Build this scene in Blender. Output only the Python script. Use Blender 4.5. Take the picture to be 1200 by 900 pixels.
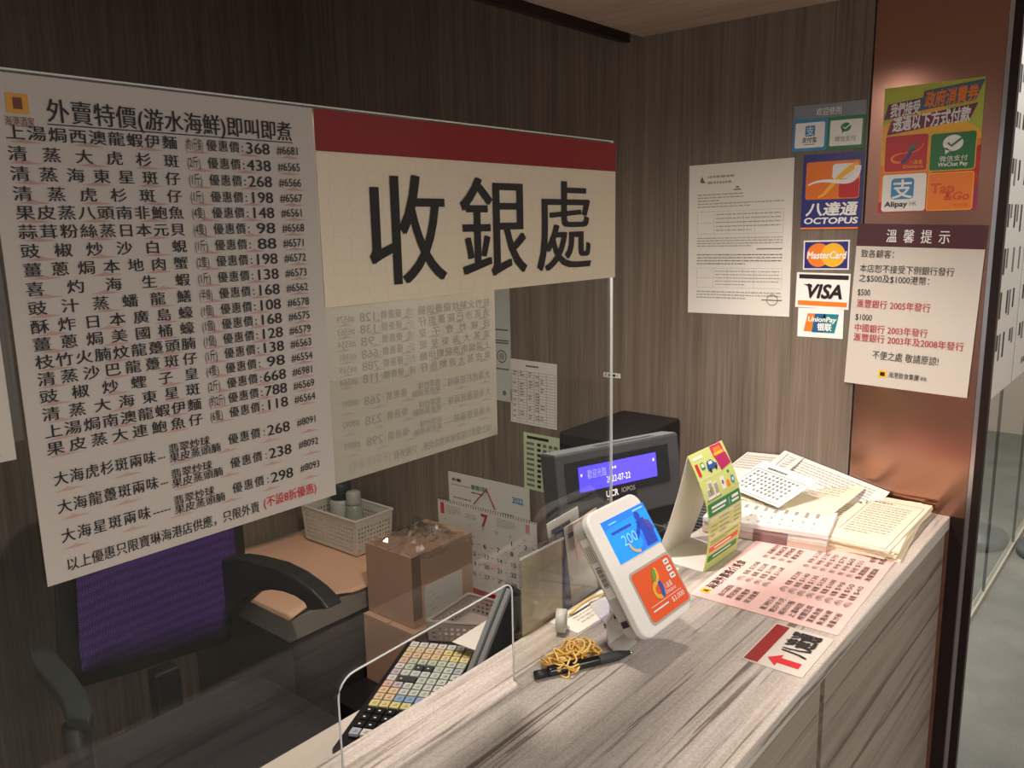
import bpy, bmesh, math, random
from mathutils import Vector, Matrix

random.seed(7)
SC = bpy.context.scene
COL = SC.collection
for o in list(bpy.data.objects):
    bpy.data.objects.remove(o)

# ------------------------------------------------------------------ camera
F, CX, CY = 960.0, 600.0, 450.0                     # focal length in pixels of a 1200x900 frame
CAM = Vector((0, 0, 1.60))
_v1 = Vector((820, -200, F)).normalized()            # the counter's direction (+X), in camera axes (right, down, forward)
_v2 = Vector((-1164, -160, F)); _v2 = (_v2 - _v1 * _v1.dot(_v2)).normalized()
_v3 = _v1.cross(_v2)
if _v3.y > 0: _v3 = -_v3
ROT = Matrix((_v1, _v2, _v3))                        # camera axes -> world
cam = bpy.data.cameras.new('camera'); cam_ob = bpy.data.objects.new('camera', cam); COL.objects.link(cam_ob)
cam.sensor_fit = 'HORIZONTAL'; cam.sensor_width = 36; cam.lens = 36 * F / 1200; cam.clip_start = 0.01
_r, _u, _b = ROT @ Vector((1, 0, 0)), ROT @ Vector((0, -1, 0)), ROT @ Vector((0, 0, -1))
cam_ob.matrix_world = Matrix(((_r.x, _u.x, _b.x, CAM.x), (_r.y, _u.y, _b.y, CAM.y), (_r.z, _u.z, _b.z, CAM.z), (0, 0, 0, 1)))
SC.camera = cam_ob
def ray(px, py): return ROT @ Vector((px - CX, py - CY, F))
def hit(px, py, P, n):
    d = ray(px, py); return CAM + d * ((Vector(P) - CAM).dot(n) / d.dot(n))
def onx(px, py, x): return hit(px, py, (x, 0, 0), Vector((1, 0, 0)))
def ony(px, py, y): return hit(px, py, (0, y, 0), Vector((0, 1, 0)))
def onz(px, py, z): return hit(px, py, (0, 0, z), Vector((0, 0, 1)))

# ------------------------------------------------------------------ world, lamps, exposure
w = bpy.data.worlds.new('world'); SC.world = w; w.use_nodes = True
w.node_tree.nodes['Background'].inputs[0].default_value = (1.0, 0.92, 0.87, 1)
w.node_tree.nodes['Background'].inputs[1].default_value = 0.18
SC.view_settings.view_transform = 'Standard'; SC.view_settings.look = 'None'
SC.view_settings.gamma = 1; SC.view_settings.use_curve_mapping = False
SC.view_settings.exposure = 1.7
def spot(name, loc, target, power, col, size=140, blend=0.8, radius=0.03):
    l = bpy.data.lights.new(name, 'SPOT'); l.energy = power; l.color = col; l.spot_size = math.radians(size); l.spot_blend = blend; l.shadow_soft_size = radius
    o = bpy.data.objects.new(name, l); COL.objects.link(o); o.location = loc
    o.rotation_euler = (Vector(target) - Vector(loc)).to_track_quat('-Z', 'Y').to_euler(); return o
def area(name, loc, target, power, col, sx, sy):
    l = bpy.data.lights.new(name, 'AREA'); l.energy = power; l.color = col; l.shape = 'RECTANGLE'; l.size = sx; l.size_y = sy
    o = bpy.data.objects.new(name, l); COL.objects.link(o); o.location = loc
    o.rotation_euler = (Vector(target) - Vector(loc)).to_track_quat('-Z', 'Y').to_euler(); return o
WARM = (1.0, 0.88, 0.80)
spot('downlight_over_counter', (0.70, 0.66, 1.962), (0.74, 0.60, 0), 13, WARM, 164, 0.9, 0.025)
spot('downlight_over_papers', (1.24, 0.62, 1.962), (1.30, 0.48, 1.08), 6.5, WARM, 80, 0.9, 0.03)
spot('staff_fill_over_chair', (1.0, 1.55, 2.58), (1.05, 1.50, 0), 11, WARM, 52, 0.9, 0.04)  # unseen fill lamp, added to brighten the reversed price sheet and the cartons
spot('downlight_by_till', (-0.93, 0.73, 1.962), (-0.9, 0.7, 0), 6, WARM, 150, 0.9, 0.03)
area('hall_lights', (-0.4, -1.6, 2.75), (-0.2, -1.2, 0), 27, (1.0, 0.91, 0.84), 2.4, 1.4)
area('corridor_lights', (4.2, 0.9, 2.7), (4.2, 0.8, 0), 34, (0.95, 0.97, 1.0), 2.6, 1.4)

# ------------------------------------------------------------------ materials
MATS = {}
def lin(c):
    return tuple(((v / 255) / 12.92 if v / 255 <= 0.04045 else ((v / 255 + 0.055) / 1.055) ** 2.4) for v in c) + (1,)
def mat(name, rgb=None, rough=0.5, metal=0.0, coat=0.0, emit=0.0, spec=0.5):
    if name in MATS: return MATS[name]
    m = bpy.data.materials.new(name); m.use_nodes = True; MATS[name] = m
    b = m.node_tree.nodes['Principled BSDF']
    if rgb is not None:
        b.inputs['Base Color'].default_value = lin(rgb)
        if emit:
            b.inputs['Emission Color'].default_value = lin(rgb); b.inputs['Emission Strength'].default_value = emit
    b.inputs['Roughness'].default_value = rough; b.inputs['Metallic'].default_value = metal
    b.inputs['Coat Weight'].default_value = coat; b.inputs['Coat Roughness'].default_value = 0.12
    b.inputs['Specular IOR Level'].default_value = spec
    return m
def nodes(m): return m.node_tree.nodes, m.node_tree.links, m.node_tree.nodes['Principled BSDF']
def mapped_noise(m, scale, detail=4, rough=0.55, dist=0.0, ns=1.0):
    n, l, b = nodes(m)
    tc = n.new('ShaderNodeTexCoord'); mp = n.new('ShaderNodeMapping'); mp.inputs['Scale'].default_value = scale
    nz = n.new('ShaderNodeTexNoise'); nz.inputs['Scale'].default_value = ns; nz.inputs['Detail'].default_value = detail
    nz.inputs['Roughness'].default_value = rough; nz.inputs['Distortion'].default_value = dist
    l.new(tc.outputs['Object'], mp.inputs[0]); l.new(mp.outputs[0], nz.inputs[0]); return nz
def ramp(m, src, stops):
    n, l, b = nodes(m); r = n.new('ShaderNodeValToRGB'); e = r.color_ramp.elements
    e[0].position, e[0].color = stops[0][0], lin(stops[0][1]); e[1].position, e[1].color = stops[-1][0], lin(stops[-1][1])
    for p, c in stops[1:-1]:
        x = e.new(p); x.color = lin(c)
    l.new(src, r.inputs[0]); return r
def mix(m, fac, a, bb, mode='MIX'):
    n, l, b = nodes(m); x = n.new('ShaderNodeMix'); x.data_type = 'RGBA'; x.blend_type = mode
    if isinstance(fac, float): x.inputs[0].default_value = fac
    else: l.new(fac, x.inputs[0])
    l.new(a, x.inputs[6]); l.new(bb, x.inputs[7]); return x.outputs[2]
def bump(m, src, strength=0.1, dist=0.001):
    n, l, b = nodes(m); bp = n.new('ShaderNodeBump'); bp.inputs['Strength'].default_value = strength; bp.inputs['Distance'].default_value = dist
    l.new(src, bp.inputs['Height']); l.new(bp.outputs[0], b.inputs['Normal'])

def veneer(name, dark, midc, light, rough=0.45, axes=(1, 1, 0.02)):
    m = mat(name, None, rough); n, l, b = nodes(m)
    f1 = mapped_noise(m, (axes[0] * 210, axes[1] * 210, axes[2] * 210), 3, 0.6, 0.3)
    f2 = mapped_noise(m, (axes[0] * 34, axes[1] * 34, axes[2] * 26), 5, 0.6, 0.9)
    r1 = ramp(m, f1.outputs[0], [(0.30, dark), (0.5, midc), (0.74, light)])
    r2 = ramp(m, f2.outputs[0], [(0.28, dark), (0.5, midc), (0.75, light)])
    l.new(mix(m, 0.5, r1.outputs[0], r2.outputs[0]), b.inputs['Base Color'])
    bump(m, f1.outputs[0], 0.12); return m
M_WOOD = veneer('wood_veneer', (88, 77, 67), (116, 103, 90), (144, 130, 115))
M_CEIL = veneer('ceiling_veneer', (142, 125, 111), (174, 156, 140), (194, 177, 160), 0.5, (1, 0.03, 1))
M_DARKWOOD = veneer('dark_cabinet_laminate', (38, 33, 31), (54, 48, 45), (72, 64, 60), 0.5, (0.03, 1, 1))

def stone(name, base, light, vein, rough=0.35, a=(0.9, 30, 30)):
    m = mat(name, None, rough); n, l, b = nodes(m)
    f1 = mapped_noise(m, a, 6, 0.6, 0.6)
    f2 = mapped_noise(m, (a[0] * 1.8, a[1] * 2.4, a[2] * 2.4), 8, 0.7, 0.5)
    f3 = mapped_noise(m, (500, 500, 500), 2, 0.6)
    r1 = ramp(m, f1.outputs[0], [(0.34, base), (0.52, light), (0.66, base)])
    r2 = ramp(m, f2.outputs[0], [(0.39, (0, 0, 0)), (0.45, (255, 255, 255)), (0.63, (255, 255, 255)), (0.68, (90, 90, 90))])
    vcol = n.new('ShaderNodeRGB'); vcol.outputs[0].default_value = lin(vein)
    c = mix(m, r2.outputs[0], vcol.outputs[0], r1.outputs[0])
    r3 = ramp(m, f3.outputs[0], [(0.35, (200, 200, 200)), (0.65, (255, 255, 255))])
    l.new(mix(m, 0.6, c, r3.outputs[0], 'MULTIPLY'), b.inputs['Base Color']); return m
M_STONE = stone('grey_veined_stone', (166, 156, 146), (200, 191, 181), (116, 104, 96))
M_FASCIA = stone('veined_fascia_laminate', (122, 110, 99), (148, 135, 122), (96, 84, 75), 0.4, (0.6, 18, 18))
def floor_mat():
    m = mat('hall_carpet_tile', None, 0.65); n, l, b = nodes(m)
    f1 = mapped_noise(m, (3, 3, 3), 6, 0.6); f2 = mapped_noise(m, (220, 220, 220), 2, 0.6)
    r1 = ramp(m, f1.outputs[0], [(0.3, (104, 102, 92)), (0.7, (136, 132, 118))]); r2 = ramp(m, f2.outputs[0], [(0.3, (190, 190, 190)), (0.7, (255, 255, 255))])
    l.new(mix(m, 0.7, r1.outputs[0], r2.outputs[0], 'MULTIPLY'), b.inputs['Base Color']); return m
M_FLOOR = floor_mat()
def dark_floor():
    m = mat('dark_plank_tile', None, 0.4); n, l, b = nodes(m)
    f1 = mapped_noise(m, (3, 60, 3), 5, 0.6, 0.5)
    r1 = ramp(m, f1.outputs[0], [(0.3, (40, 36, 34)), (0.7, (66, 60, 57))]); l.new(r1.outputs[0], b.inputs['Base Color']); return m
M_DFLOOR = dark_floor()
def copper():
    m = mat('brushed_copper_panel', (166, 124, 108), 0.2, 1.0); n, l, b = nodes(m)
    f1 = mapped_noise(m, (3, 3, 220), 3, 0.6)
    bump(m, f1.outputs[0], 0.05, 0.0004); return m
M_COPPER = copper()
M_STEEL = mat('polished_steel', (190, 190, 196), 0.15, 1.0)
M_FRAME = mat('dark_bronze_frame', (44, 32, 30), 0.35, 0.6)
M_BLACK = mat('black_plastic', (26, 26, 28), 0.45)
M_BLACKG = mat('black_gloss_plastic', (16, 16, 20), 0.2)
M_DGREY = mat('dark_grey_plastic', (74, 76, 80), 0.4)
M_MGREY = mat('mid_grey_plastic', (120, 124, 126), 0.4)
M_WHITEP = mat('white_plastic', (232, 229, 222), 0.35)
M_GREYP = mat('pale_grey_plastic', (176, 172, 164), 0.45)
M_PAPER = mat('white_paper', (226, 221, 210), 0.7)
M_LAM = mat('laminated_white', (204, 196, 184), 0.3, 0, 0.6)
M_CREAM = mat('cream_paper', (236, 224, 196), 0.7)
M_INK = mat('black_ink', (26, 22, 22), 0.5)
M_INKL = mat('grey_ink', (112, 108, 104), 0.6)
M_INKF = mat('faint_grey_ink', (160, 154, 146), 0.6)
M_RED = mat('red_ink', (196, 40, 44), 0.5)
M_ROSE = mat('rose_ink', (188, 152, 146), 0.6)
M_WHITEI = mat('white_ink', (240, 238, 232), 0.5)
M_CARD = mat('corrugated_cardboard', (186, 142, 106), 0.75)
M_CARDD = mat('brown_carton', (182, 144, 116), 0.75)
def acrylic(name, tint, ior, rough=0.02):
    m = bpy.data.materials.new(name); m.use_nodes = True; n, l = m.node_tree.nodes, m.node_tree.links
    n.clear(); out = n.new('ShaderNodeOutputMaterial'); t = n.new('ShaderNodeBsdfTransparent'); t.inputs[0].default_value = tint
    g = n.new('ShaderNodeBsdfGlossy'); g.inputs['Roughness'].default_value = rough
    fr = n.new('ShaderNodeFresnel'); fr.inputs[0].default_value = ior
    ge = n.new('ShaderNodeNewGeometry'); inv = n.new('ShaderNodeMath'); inv.operation = 'SUBTRACT'; inv.inputs[0].default_value = 1
    mu = n.new('ShaderNodeMath'); mu.operation = 'MULTIPLY'
    l.new(ge.outputs['Backfacing'], inv.inputs[1]); l.new(inv.outputs[0], mu.inputs[0]); l.new(fr.outputs[0], mu.inputs[1])
    mx = n.new('ShaderNodeMixShader'); l.new(mu.outputs[0], mx.inputs[0]); l.new(t.outputs[0], mx.inputs[1]); l.new(g.outputs[0], mx.inputs[2])
    l.new(mx.outputs[0], out.inputs[0]); return m
M_ACR = acrylic('clear_acrylic', (0.93, 0.94, 0.93, 1), 1.9)
M_FILM = acrylic('clear_plastic_film', (0.95, 0.95, 0.95, 1), 1.8, 0.08)
M_CRUMPLE = acrylic('crumpled_film', (0.84, 0.83, 0.82, 1), 2.4, 0.22)
M_GLASS = acrylic('clear_glass', (0.93, 0.96, 0.95, 1), 1.6)
M_EDGE = mat('polished_acrylic_edge', (226, 228, 226), 0.25)

# ------------------------------------------------------------------ mesh helpers
class MB:
    """collects simple shapes; build() links them as ONE mesh object"""
    def __init__(s): s.v, s.f, s.m = [], [], []
    def add(s, verts, faces, m=0):
        k = len(s.v); s.v += [tuple(p) for p in verts]; s.f += [tuple(i + k for i in f) for f in faces]; s.m += [m] * len(faces); return s
    def box(s, x0, x1, y0, y1, z0, z1, m=0):
        v = [(x, y, z) for x in (x0, x1) for y in (y0, y1) for z in (z0, z1)]
        return s.add(v, [(0, 1, 3, 2), (4, 6, 7, 5), (0, 4, 5, 1), (2, 3, 7, 6), (0, 2, 6, 4), (1, 5, 7, 3)], m)
    def prism(s, outline, z0, z1, m=0, tf=None):
        n = len(outline); v = [(x, y, z0) for x, y in outline] + [(x, y, z1) for x, y in outline]
        if tf: v = [tf(*p) for p in v]
        f = [tuple(range(n - 1, -1, -1)), tuple(range(n, 2 * n))] + [(i, (i + 1) % n, n + (i + 1) % n, n + i) for i in range(n)]
        return s.add(v, f, m)
    def tube(s, pts, r, seg=8, m=0, closed=False):
        pts = [Vector(p) for p in pts]; n = len(pts); k0 = len(s.v); rr = r if isinstance(r, (list, tuple)) else [r] * n
        up = Vector((0, 0, 1)); rings = []
        for i, p in enumerate(pts):
            a = pts[(i - 1) % n] if (closed or i) else p; b = pts[(i + 1) % n] if (closed or i < n - 1) else p
            t = (b - a).normalized(); q = up if abs(t.dot(up)) < 0.95 else Vector((1, 0, 0))
            e1 = t.cross(q).normalized(); e2 = e1.cross(t)
            rings.append([p + (e1 * math.cos(j * 2 * math.pi / seg) + e2 * math.sin(j * 2 * math.pi / seg)) * rr[i] for j in range(seg)])
        v = [q for r_ in rings for q in r_]; f = []
        for i in range(n if closed else n - 1):
            i2 = (i + 1) % n
            f += [(i * seg + j, i * seg + (j + 1) % seg, i2 * seg + (j + 1) % seg, i2 * seg + j) for j in range(seg)]
        if not closed: f += [tuple(range(seg - 1, -1, -1)), tuple((n - 1) * seg + j for j in range(seg))]
        return s.add(v, f, m)
    def lathe(s, prof, c=(0, 0, 0), seg=24, m=0):
        v = []; f = []; n = len(prof)
        for (r, z) in prof:
            v += [(c[0] + r * math.cos(j * 2 * math.pi / seg), c[1] + r * math.sin(j * 2 * math.pi / seg), c[2] + z) for j in range(seg)]
        for i in range(n - 1):
            f += [(i * seg + j, i * seg + (j + 1) % seg, (i + 1) * seg + (j + 1) % seg, (i + 1) * seg + j) for j in range(seg)]
        if prof[0][0] > 1e-5: f.append(tuple(range(seg - 1, -1, -1)))
        if prof[-1][0] > 1e-5: f.append(tuple((n - 1) * seg + j for j in range(seg)))
        return s.add(v, f, m)
    def build(s, name, mats, parent=None, smooth=False, bevel=0, tf=None, loc=None, solid=0):
        me = bpy.data.meshes.new(name); v = [tf(*p) for p in s.v] if tf else s.v
        me.from_pydata([tuple(p) for p in v], [], s.f)
        for m in (mats if isinstance(mats, (list, tuple)) else [mats]): me.materials.append(m)
        me.polygons.foreach_set('material_index', s.m)
        if smooth: me.polygons.foreach_set('use_smooth', [True] * len(me.polygons))
        me.validate(); me.update(); o = bpy.data.objects.new(name, me); COL.objects.link(o)
        if parent: o.parent = parent
        if loc: o.location = loc
        if solid:
            k = o.modifiers.new('solid', 'SOLIDIFY'); k.thickness = solid
        if bevel:
            k = o.modifiers.new('bevel', 'BEVEL'); k.width = bevel; k.segments = 3; k.limit_method = 'ANGLE'; k.angle_limit = math.radians(40)
        return o
def box(name, b, m, parent=None, bevel=0): return MB().box(*b).build(name, m, parent, bevel=bevel)
def tag(o, label=None, cat=None, group=None, kind=None):
    if label: o['label'] = label
    if cat: o['category'] = cat
    if group: o['group'] = group
    if kind: o['kind'] = kind
    return o
def thing(name, label, cat, loc=(0, 0, 0), rz=0, group=None, M=None):
    o = bpy.data.objects.new(name, None); COL.objects.link(o); o.empty_display_size = 0.05
    if M is not None: o.matrix_world = M
    else: o.location = loc; o.rotation_euler = (0, 0, rz)
    return tag(o, label, cat, group)
def struct(name, o): o.name = name; return tag(o, kind='structure')
def frame(origin, u, v):
    u = Vector(u).normalized(); v = Vector(v); v = (v - u * u.dot(v)).normalized(); n = u.cross(v)
    return Matrix(((u.x, v.x, n.x, origin[0]), (u.y, v.y, n.y, origin[1]), (u.z, v.z, n.z, origin[2]), (0, 0, 0, 1)))
def rrect(x0, x1, y0, y1, r, seg=6):
    pts = []
    for cx, cy, a0 in ((x1 - r, y1 - r, 0), (x0 + r, y1 - r, 90), (x0 + r, y0 + r, 180), (x1 - r, y0 + r, 270)):
        for k in range(seg + 1):
            a = math.radians(a0 + 90 * k / seg); pts.append((cx + r * math.cos(a), cy + r * math.sin(a)))
    return pts

# ------------------------------------------------------------------ lettering
_cu = bpy.data.curves.new('glyph_source', 'FONT'); _ob = bpy.data.objects.new('glyph_source', _cu); COL.objects.link(_ob); _cu.resolution_u = 3
GL = {}
def _mesh(body, off):
    _cu.body = body; _cu.offset = off; bpy.context.view_layer.update()
    ev = _ob.evaluated_get(bpy.context.evaluated_depsgraph_get()); me = ev.to_mesh()
    v = [(p.co.x, p.co.y) for p in me.vertices]; f = [tuple(p.vertices) for p in me.polygons]; ev.to_mesh_clear(); return v, f
def glyph(ch, bold):
    k = (ch, bold)
    if k not in GL:
        v, f = _mesh(ch, bold)
        if ord(ch) > 0x2e80: adv = 1.0
        else:
            a, _ = _mesh(ch + 'I', 0); b, _ = _mesh('I', 0)
            adv = max(p[0] for p in a) - max(p[0] for p in b) if a else 0.3
        if ch == ' ': adv = 0.3
        GL[k] = (v, f, adv)
    return GL[k]

class Sheet:
    """a flat printed thing: a thin sheet plus printed parts, drawn in fractions of its width and height from its top-left corner"""
    def __init__(s, name, label, cat, TL, TR, BL, m, thick=0.0006, group=None, child='sheet', bend=None, div=1, rad=0, h=None, w=None):
        TL, TR, BL = Vector(TL), Vector(TR), Vector(BL); u = (TR - TL); v = (TL - BL)
        s.w = w or u.length; un = u.normalized(); v = v - un * un.dot(v); s.h = h or v.length; s.bend = bend; s.thick = thick
        s.M = frame(TL, un, v); s.p = {}
        s.root = thing(name, label, cat, group=group, M=s.M)
        mb = MB()
        if rad: mb.prism([(x, y - s.h) for x, y in rrect(0, s.w, 0, s.h, rad)], -thick, 0)
        elif div == 1: mb.box(0, s.w, -s.h, 0, -thick, 0)
        else:
            N = div; vs = []; fs = []
            for z in (-thick, 0):
                for j in range(N + 1):
                    for i in range(N + 1): vs.append((s.w * i / N, -s.h * j / N, z))
            K = (N + 1) ** 2
            for j in range(N):
                for i in range(N):
                    a = j * (N + 1) + i; b, c, d = a + 1, a + N + 2, a + N + 1
                    fs += [(a, b, c, d), (K + d, K + c, K + b, K + a)]
            for i in range(N):
                a, b = i, i + 1; fs.append((a, K + a, K + b, b)); a, b = N * (N + 1) + i, N * (N + 1) + i + 1; fs.append((b, K + b, K + a, a))
                a, b = i * (N + 1), (i + 1) * (N + 1); fs.append((b, K + b, K + a, a)); a, b = a + N, b + N; fs.append((a, K + a, K + b, b))
            mb.add(vs, fs)
        if child is not None: s.sheet = mb.build(child, m, s.root, tf=bend)
    def part(s, key, m):
        d = s.p.setdefault(key, (MB(), []))
        if m not in d[1]: d[1].append(m)
        return d[0], d[1].index(m)
    def poly(s, pts, m, lay=1, key='printed_graphic'):
        mb, i = s.part(key, m); z = 0.0002 + 0.0002 * lay
        pts = [(x * s.w, -y * s.h) for x, y in pts]
        ar = sum(pts[k][0] * pts[(k + 1) % len(pts)][1] - pts[(k + 1) % len(pts)][0] * pts[k][1] for k in range(len(pts)))
        if ar < 0: pts = pts[::-1]
        mb.add([(x, y, z) for x, y in pts], [tuple(range(len(pts)))], i); return s
    def rect(s, x0, y0, x1, y1, m, lay=1, key='printed_graphic', r=0):
        if r:
            a = s.w / s.h; return s.poly([(x, y / 1.0) for x, y in [(px, py) for px, py in rr_frac(x0, x1, y0, y1, r, a)]], m, lay, key)
        return s.poly([(x0, y0), (x1, y0), (x1, y1), (x0, y1)], m, lay, key)
    def disc(s, cx, cy, r, m, lay=1, key='printed_graphic', sy=1.0, n=28):
        a = s.w / s.h; return s.poly([(cx + r * math.cos(k * 2 * math.pi / n), cy + r * a * sy * math.sin(k * 2 * math.pi / n)) for k in range(n)], m, lay, key)
    def stroke(s, pts, wd, m, lay=2, key='printed_graphic', taper=None):
        """ribbon along pts (fractions); wd = width as a fraction of sheet width"""
        mb, i = s.part(key, m); z = 0.0002 + 0.0002 * lay; P = [Vector((x * s.w, -y * s.h)) for x, y in pts]; n = len(P); v = []
        for k in range(n):
            t = (P[min(k + 1, n - 1)] - P[max(k - 1, 0)]).normalized(); q = Vector((-t.y, t.x)) * (wd * s.w / 2) * (taper[k] if taper else 1)
            v += [(P[k].x + q.x, P[k].y + q.y, z), (P[k].x - q.x, P[k].y - q.y, z)]
        mb.add(v, [(2 * k, 2 * k + 1, 2 * k + 3, 2 * k + 2) for k in range(n - 1)], i); return s
    def text(s, t, x0, y0, x1, y1, m, lay=3, key='lettering', bold=0.0, slant=0.0, just=False, cw=None, mirror=False, rot=None):
        """fit t into the box (x0,y0)-(x1,y1); just = spread the characters evenly, each cw wide"""
        mb, i = s.part(key, m); z = 0.0002 + 0.0002 * lay
        X0, X1, Y0, Y1 = x0 * s.w, x1 * s.w, -y1 * s.h, -y0 * s.h
        asc = any(ord(c) > 0x2e80 for c in t); lo, hi = (-0.09, 0.85) if asc else ((-0.2, 0.72) if any(c in 'gjpqy' for c in t) else (0.0, 0.70))
        sy = (Y1 - Y0) / (hi - lo); adv = [glyph(c, 0)[2] for c in t]; W = sum(adv); x = 0.0
        for k, c in enumerate(t):
            v, f, a = glyph(c, 0)
            if just:
                cwid = (cw or 0.05) * s.w; c0 = X0 + (X1 - X0 - cwid) * (k / max(1, len(t) - 1)); sx = cwid / a; ox = c0
            else:
                sx = (X1 - X0) / W; ox = X0 + x * sx
            x += a
            pts = [(ox + (px + slant * py) * sx, Y0 + (py - lo) * sy) for px, py in v]
            if mirror: pts = [(X0 + X1 - px, py) for px, py in pts]
            if rot:
                ca, sa = math.cos(rot), math.sin(rot); mx, my = (X0 + X1) / 2, (Y0 + Y1) / 2
                pts = [(mx + (px - mx) * ca - (py - my) * sa, my + (px - mx) * sa + (py - my) * ca) for px, py in pts]
            bx, by = bold * abs(sx), bold * sy
            for kz, (dx, dy) in enumerate(((0, 0),) if not bold else (((-bx, 0), (bx, 0)) if bold < 0.02 else [(bx * math.cos(q * math.pi / 4), by * math.sin(q * math.pi / 4)) for q in range(8)])):
                mb.add([(px + dx, py + dy, z + kz * 2e-5) for px, py in pts], [g[::-1] for g in f] if mirror else f, i)
        return s
    def lines(s, x0, x1, y0, y1, n, m, hgt=0.35, lay=2, key='printed_lines', fill=1.0, rng=random):
        """rows of small print too fine to read"""
        for k in range(n):
            yc = y0 + (y1 - y0) * (k + 0.5) / n; hh = (y1 - y0) / n * hgt / 2; x = x0; end = x0 + (x1 - x0) * (fill if k < n - 1 else fill * rng.uniform(0.4, 0.9))
            while x < end - 0.004:
                wd = min(rng.uniform(0.012, 0.05), end - x); s.rect(x, yc - hh, x + wd, yc + hh, m, lay, key); x += wd + 0.008
        return s
    def done(s):
        for key, (mb, ms) in s.p.items(): mb.build(key, ms, s.root, tf=s.bend)
        return s
def rr_frac(x0, x1, y0, y1, r, a):
    pts = []
    for cx, cy, a0 in ((x1 - r, y1 - r * a, 0), (x0 + r, y1 - r * a, 90), (x0 + r, y0 + r * a, 180), (x1 - r, y0 + r * a, 270)):
        for k in range(5):
            t = math.radians(a0 + 90 * k / 4); pts.append((cx + r * math.cos(t), cy + r * a * math.sin(t)))
    return pts
def bez(p0, p1, p2, p3, n=12):
    return [tuple((1 - t) ** 3 * a + 3 * (1 - t) ** 2 * t * b + 3 * (1 - t) * t * t * c + t ** 3 * d for a, b, c, d in zip(p0, p1, p2, p3)) for t in [k / n for k in range(n + 1)]]

# ================================================================== SETTING
ZC = 1.083                                           # counter top
XB = 1.55                                            # wall behind the counter's far end
struct('floor', box('floor', (-5, 9, -6, 5, -0.1, 0), M_FLOOR))
struct('floor_staff', box('floor_staff', (-2.5, 1.55, 0.66, 2.1, 0.0, 0.004), M_DFLOOR))
struct('wall_right', box('wall_right', (XB, XB + 0.12, 0.478, 2.22, 0, 2.7), M_WOOD))
struct('wall_back', box('wall_back', (-2.5, XB + 0.12, 2.10, 2.22, 0, 2.7), M_WOOD))
struct('ceiling', box('ceiling', (-2.5, XB - 0.001, -0.35, 0.937, 1.979, 2.7), M_CEIL))
struct('ceiling_staff', box('ceiling_staff', (-2.5, XB + 0.12, 0.937, 2.22, 2.6, 2.7), M_CEIL))
struct('trim_1', box('trim_1', (-2.5, 1.505, 0.938, 0.953, 1.962, 2.02), M_FRAME))
# copper clad pillar and the glazed frame beside it
struct('pillar', box('pillar', (XB, XB + 0.025, 0.2755, 0.4745, 0, 2.7), M_COPPER))
struct('trim_2', box('trim_2', (XB + 0.004, XB + 0.06, 0.4747, 0.4778, 0, 2.7), M_BLACK))
struct('trim_3', box('trim_3', (XB + 0.002, XB + 0.018, 0.2680, 0.2753, 0, 2.7), M_STEEL))
struct('trim_4', box('trim_4', (XB - 0.002, XB + 0.014, 0.255, 0.2678, 0, 2.7), M_FRAME))
struct('pillar_shade', box('pillar_shade', (XB - 0.003, XB - 0.0003, 0.2757, 0.2975, 0, ZC - 0.001), M_FRAME))  # dark panel added to imitate the dim reflection low on the copper

# ================================================================== COUNTER, DESK, SCREEN
t = thing('cashier_counter', 'grey veined stone counter ledge below the clear acrylic screen', 'counter', (0, 0, 0))
box('worktop', (-1.2, XB - 0.001, 0.298, 0.622, ZC - 0.024, ZC), M_STONE, t, 0.002)
gx = ony(959, 860, 0.306).x
box('front_panel', (gx + 0.008, XB - 0.001, 0.304, 0.32, 0.005, ZC - 0.024), M_FASCIA, t)
box('front_panel', (-1.2, gx - 0.008, 0.304, 0.32, 0.005, ZC - 0.024), M_FASCIA, t)
tag(box('panel_gap', (gx - 0.008, gx + 0.008, 0.312, 0.32, 0.005, ZC - 0.024), M_FRAME, t), 'dark metal strip between the front panels')
box('back_panel', (-1.2, XB - 0.001, 0.60, 0.618, 0.005, ZC - 0.024), M_DARKWOOD, t)

t = thing('cashier_desk', 'low white desk behind the stone counter under the keyboard', 'desk', (0, 0, 0))
box('desktop', (-0.6, XB - 0.002, 0.64, 1.062, 0.742, 0.77), mat('white_laminate', (222, 212, 198), 0.45), t, 0.003)
for x0 in (-0.58, 0.5, 1.50): box('leg_panel', (x0, x0 + 0.03, 0.66, 1.04, 0.004, 0.742), M_DARKWOOD, t)

YS = 0.566
ol = [(-0.45, ZC + 0.0005), (0.416, ZC + 0.0005)] + [(0.416 + 0.02 - 0.02 * math.cos(a), 1.178 + 0.02 * math.sin(a)) for a in [k * math.pi / 12 for k in range(7)]] \
    + [(0.664 - 0.012 + 0.012 * math.sin(a), 1.192 + 0.012 * math.cos(a)) for a in [k * math.pi / 12 for k in range(7)]] + [(0.664, ZC + 0.0005), (0.868, ZC + 0.0005), (0.868, 1.699), (-0.45, 1.699)]
t = thing('acrylic_screen', 'clear acrylic screen standing on the counter with a rounded hatch cut out of it', 'screen', (0, 0, 0))
MB().prism(ol, YS - 0.0015, YS + 0.0015, 0, lambda x, z, y: (x, y, z)).build('pane', M_ACR, t)
e = MB().box(-0.45, 0.868, YS - 0.0016, YS + 0.0016, 1.6991, 1.7003).box(0.8681, 0.8693, YS - 0.0016, YS + 0.0016, ZC + 0.001, 1.7003)
tag(e.build('polished_edge', M_EDGE, t), 'bright polished rim of the screen')
hp = [(x, YS, z) for x, z in ol[2:16]]; hp = [(0.416, YS, ZC + 0.002)] + hp + [(0.664, YS, ZC + 0.002)]
MB().tube(hp, 0.0010, 6).build('hatch_edge', M_EDGE, t, True)
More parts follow.
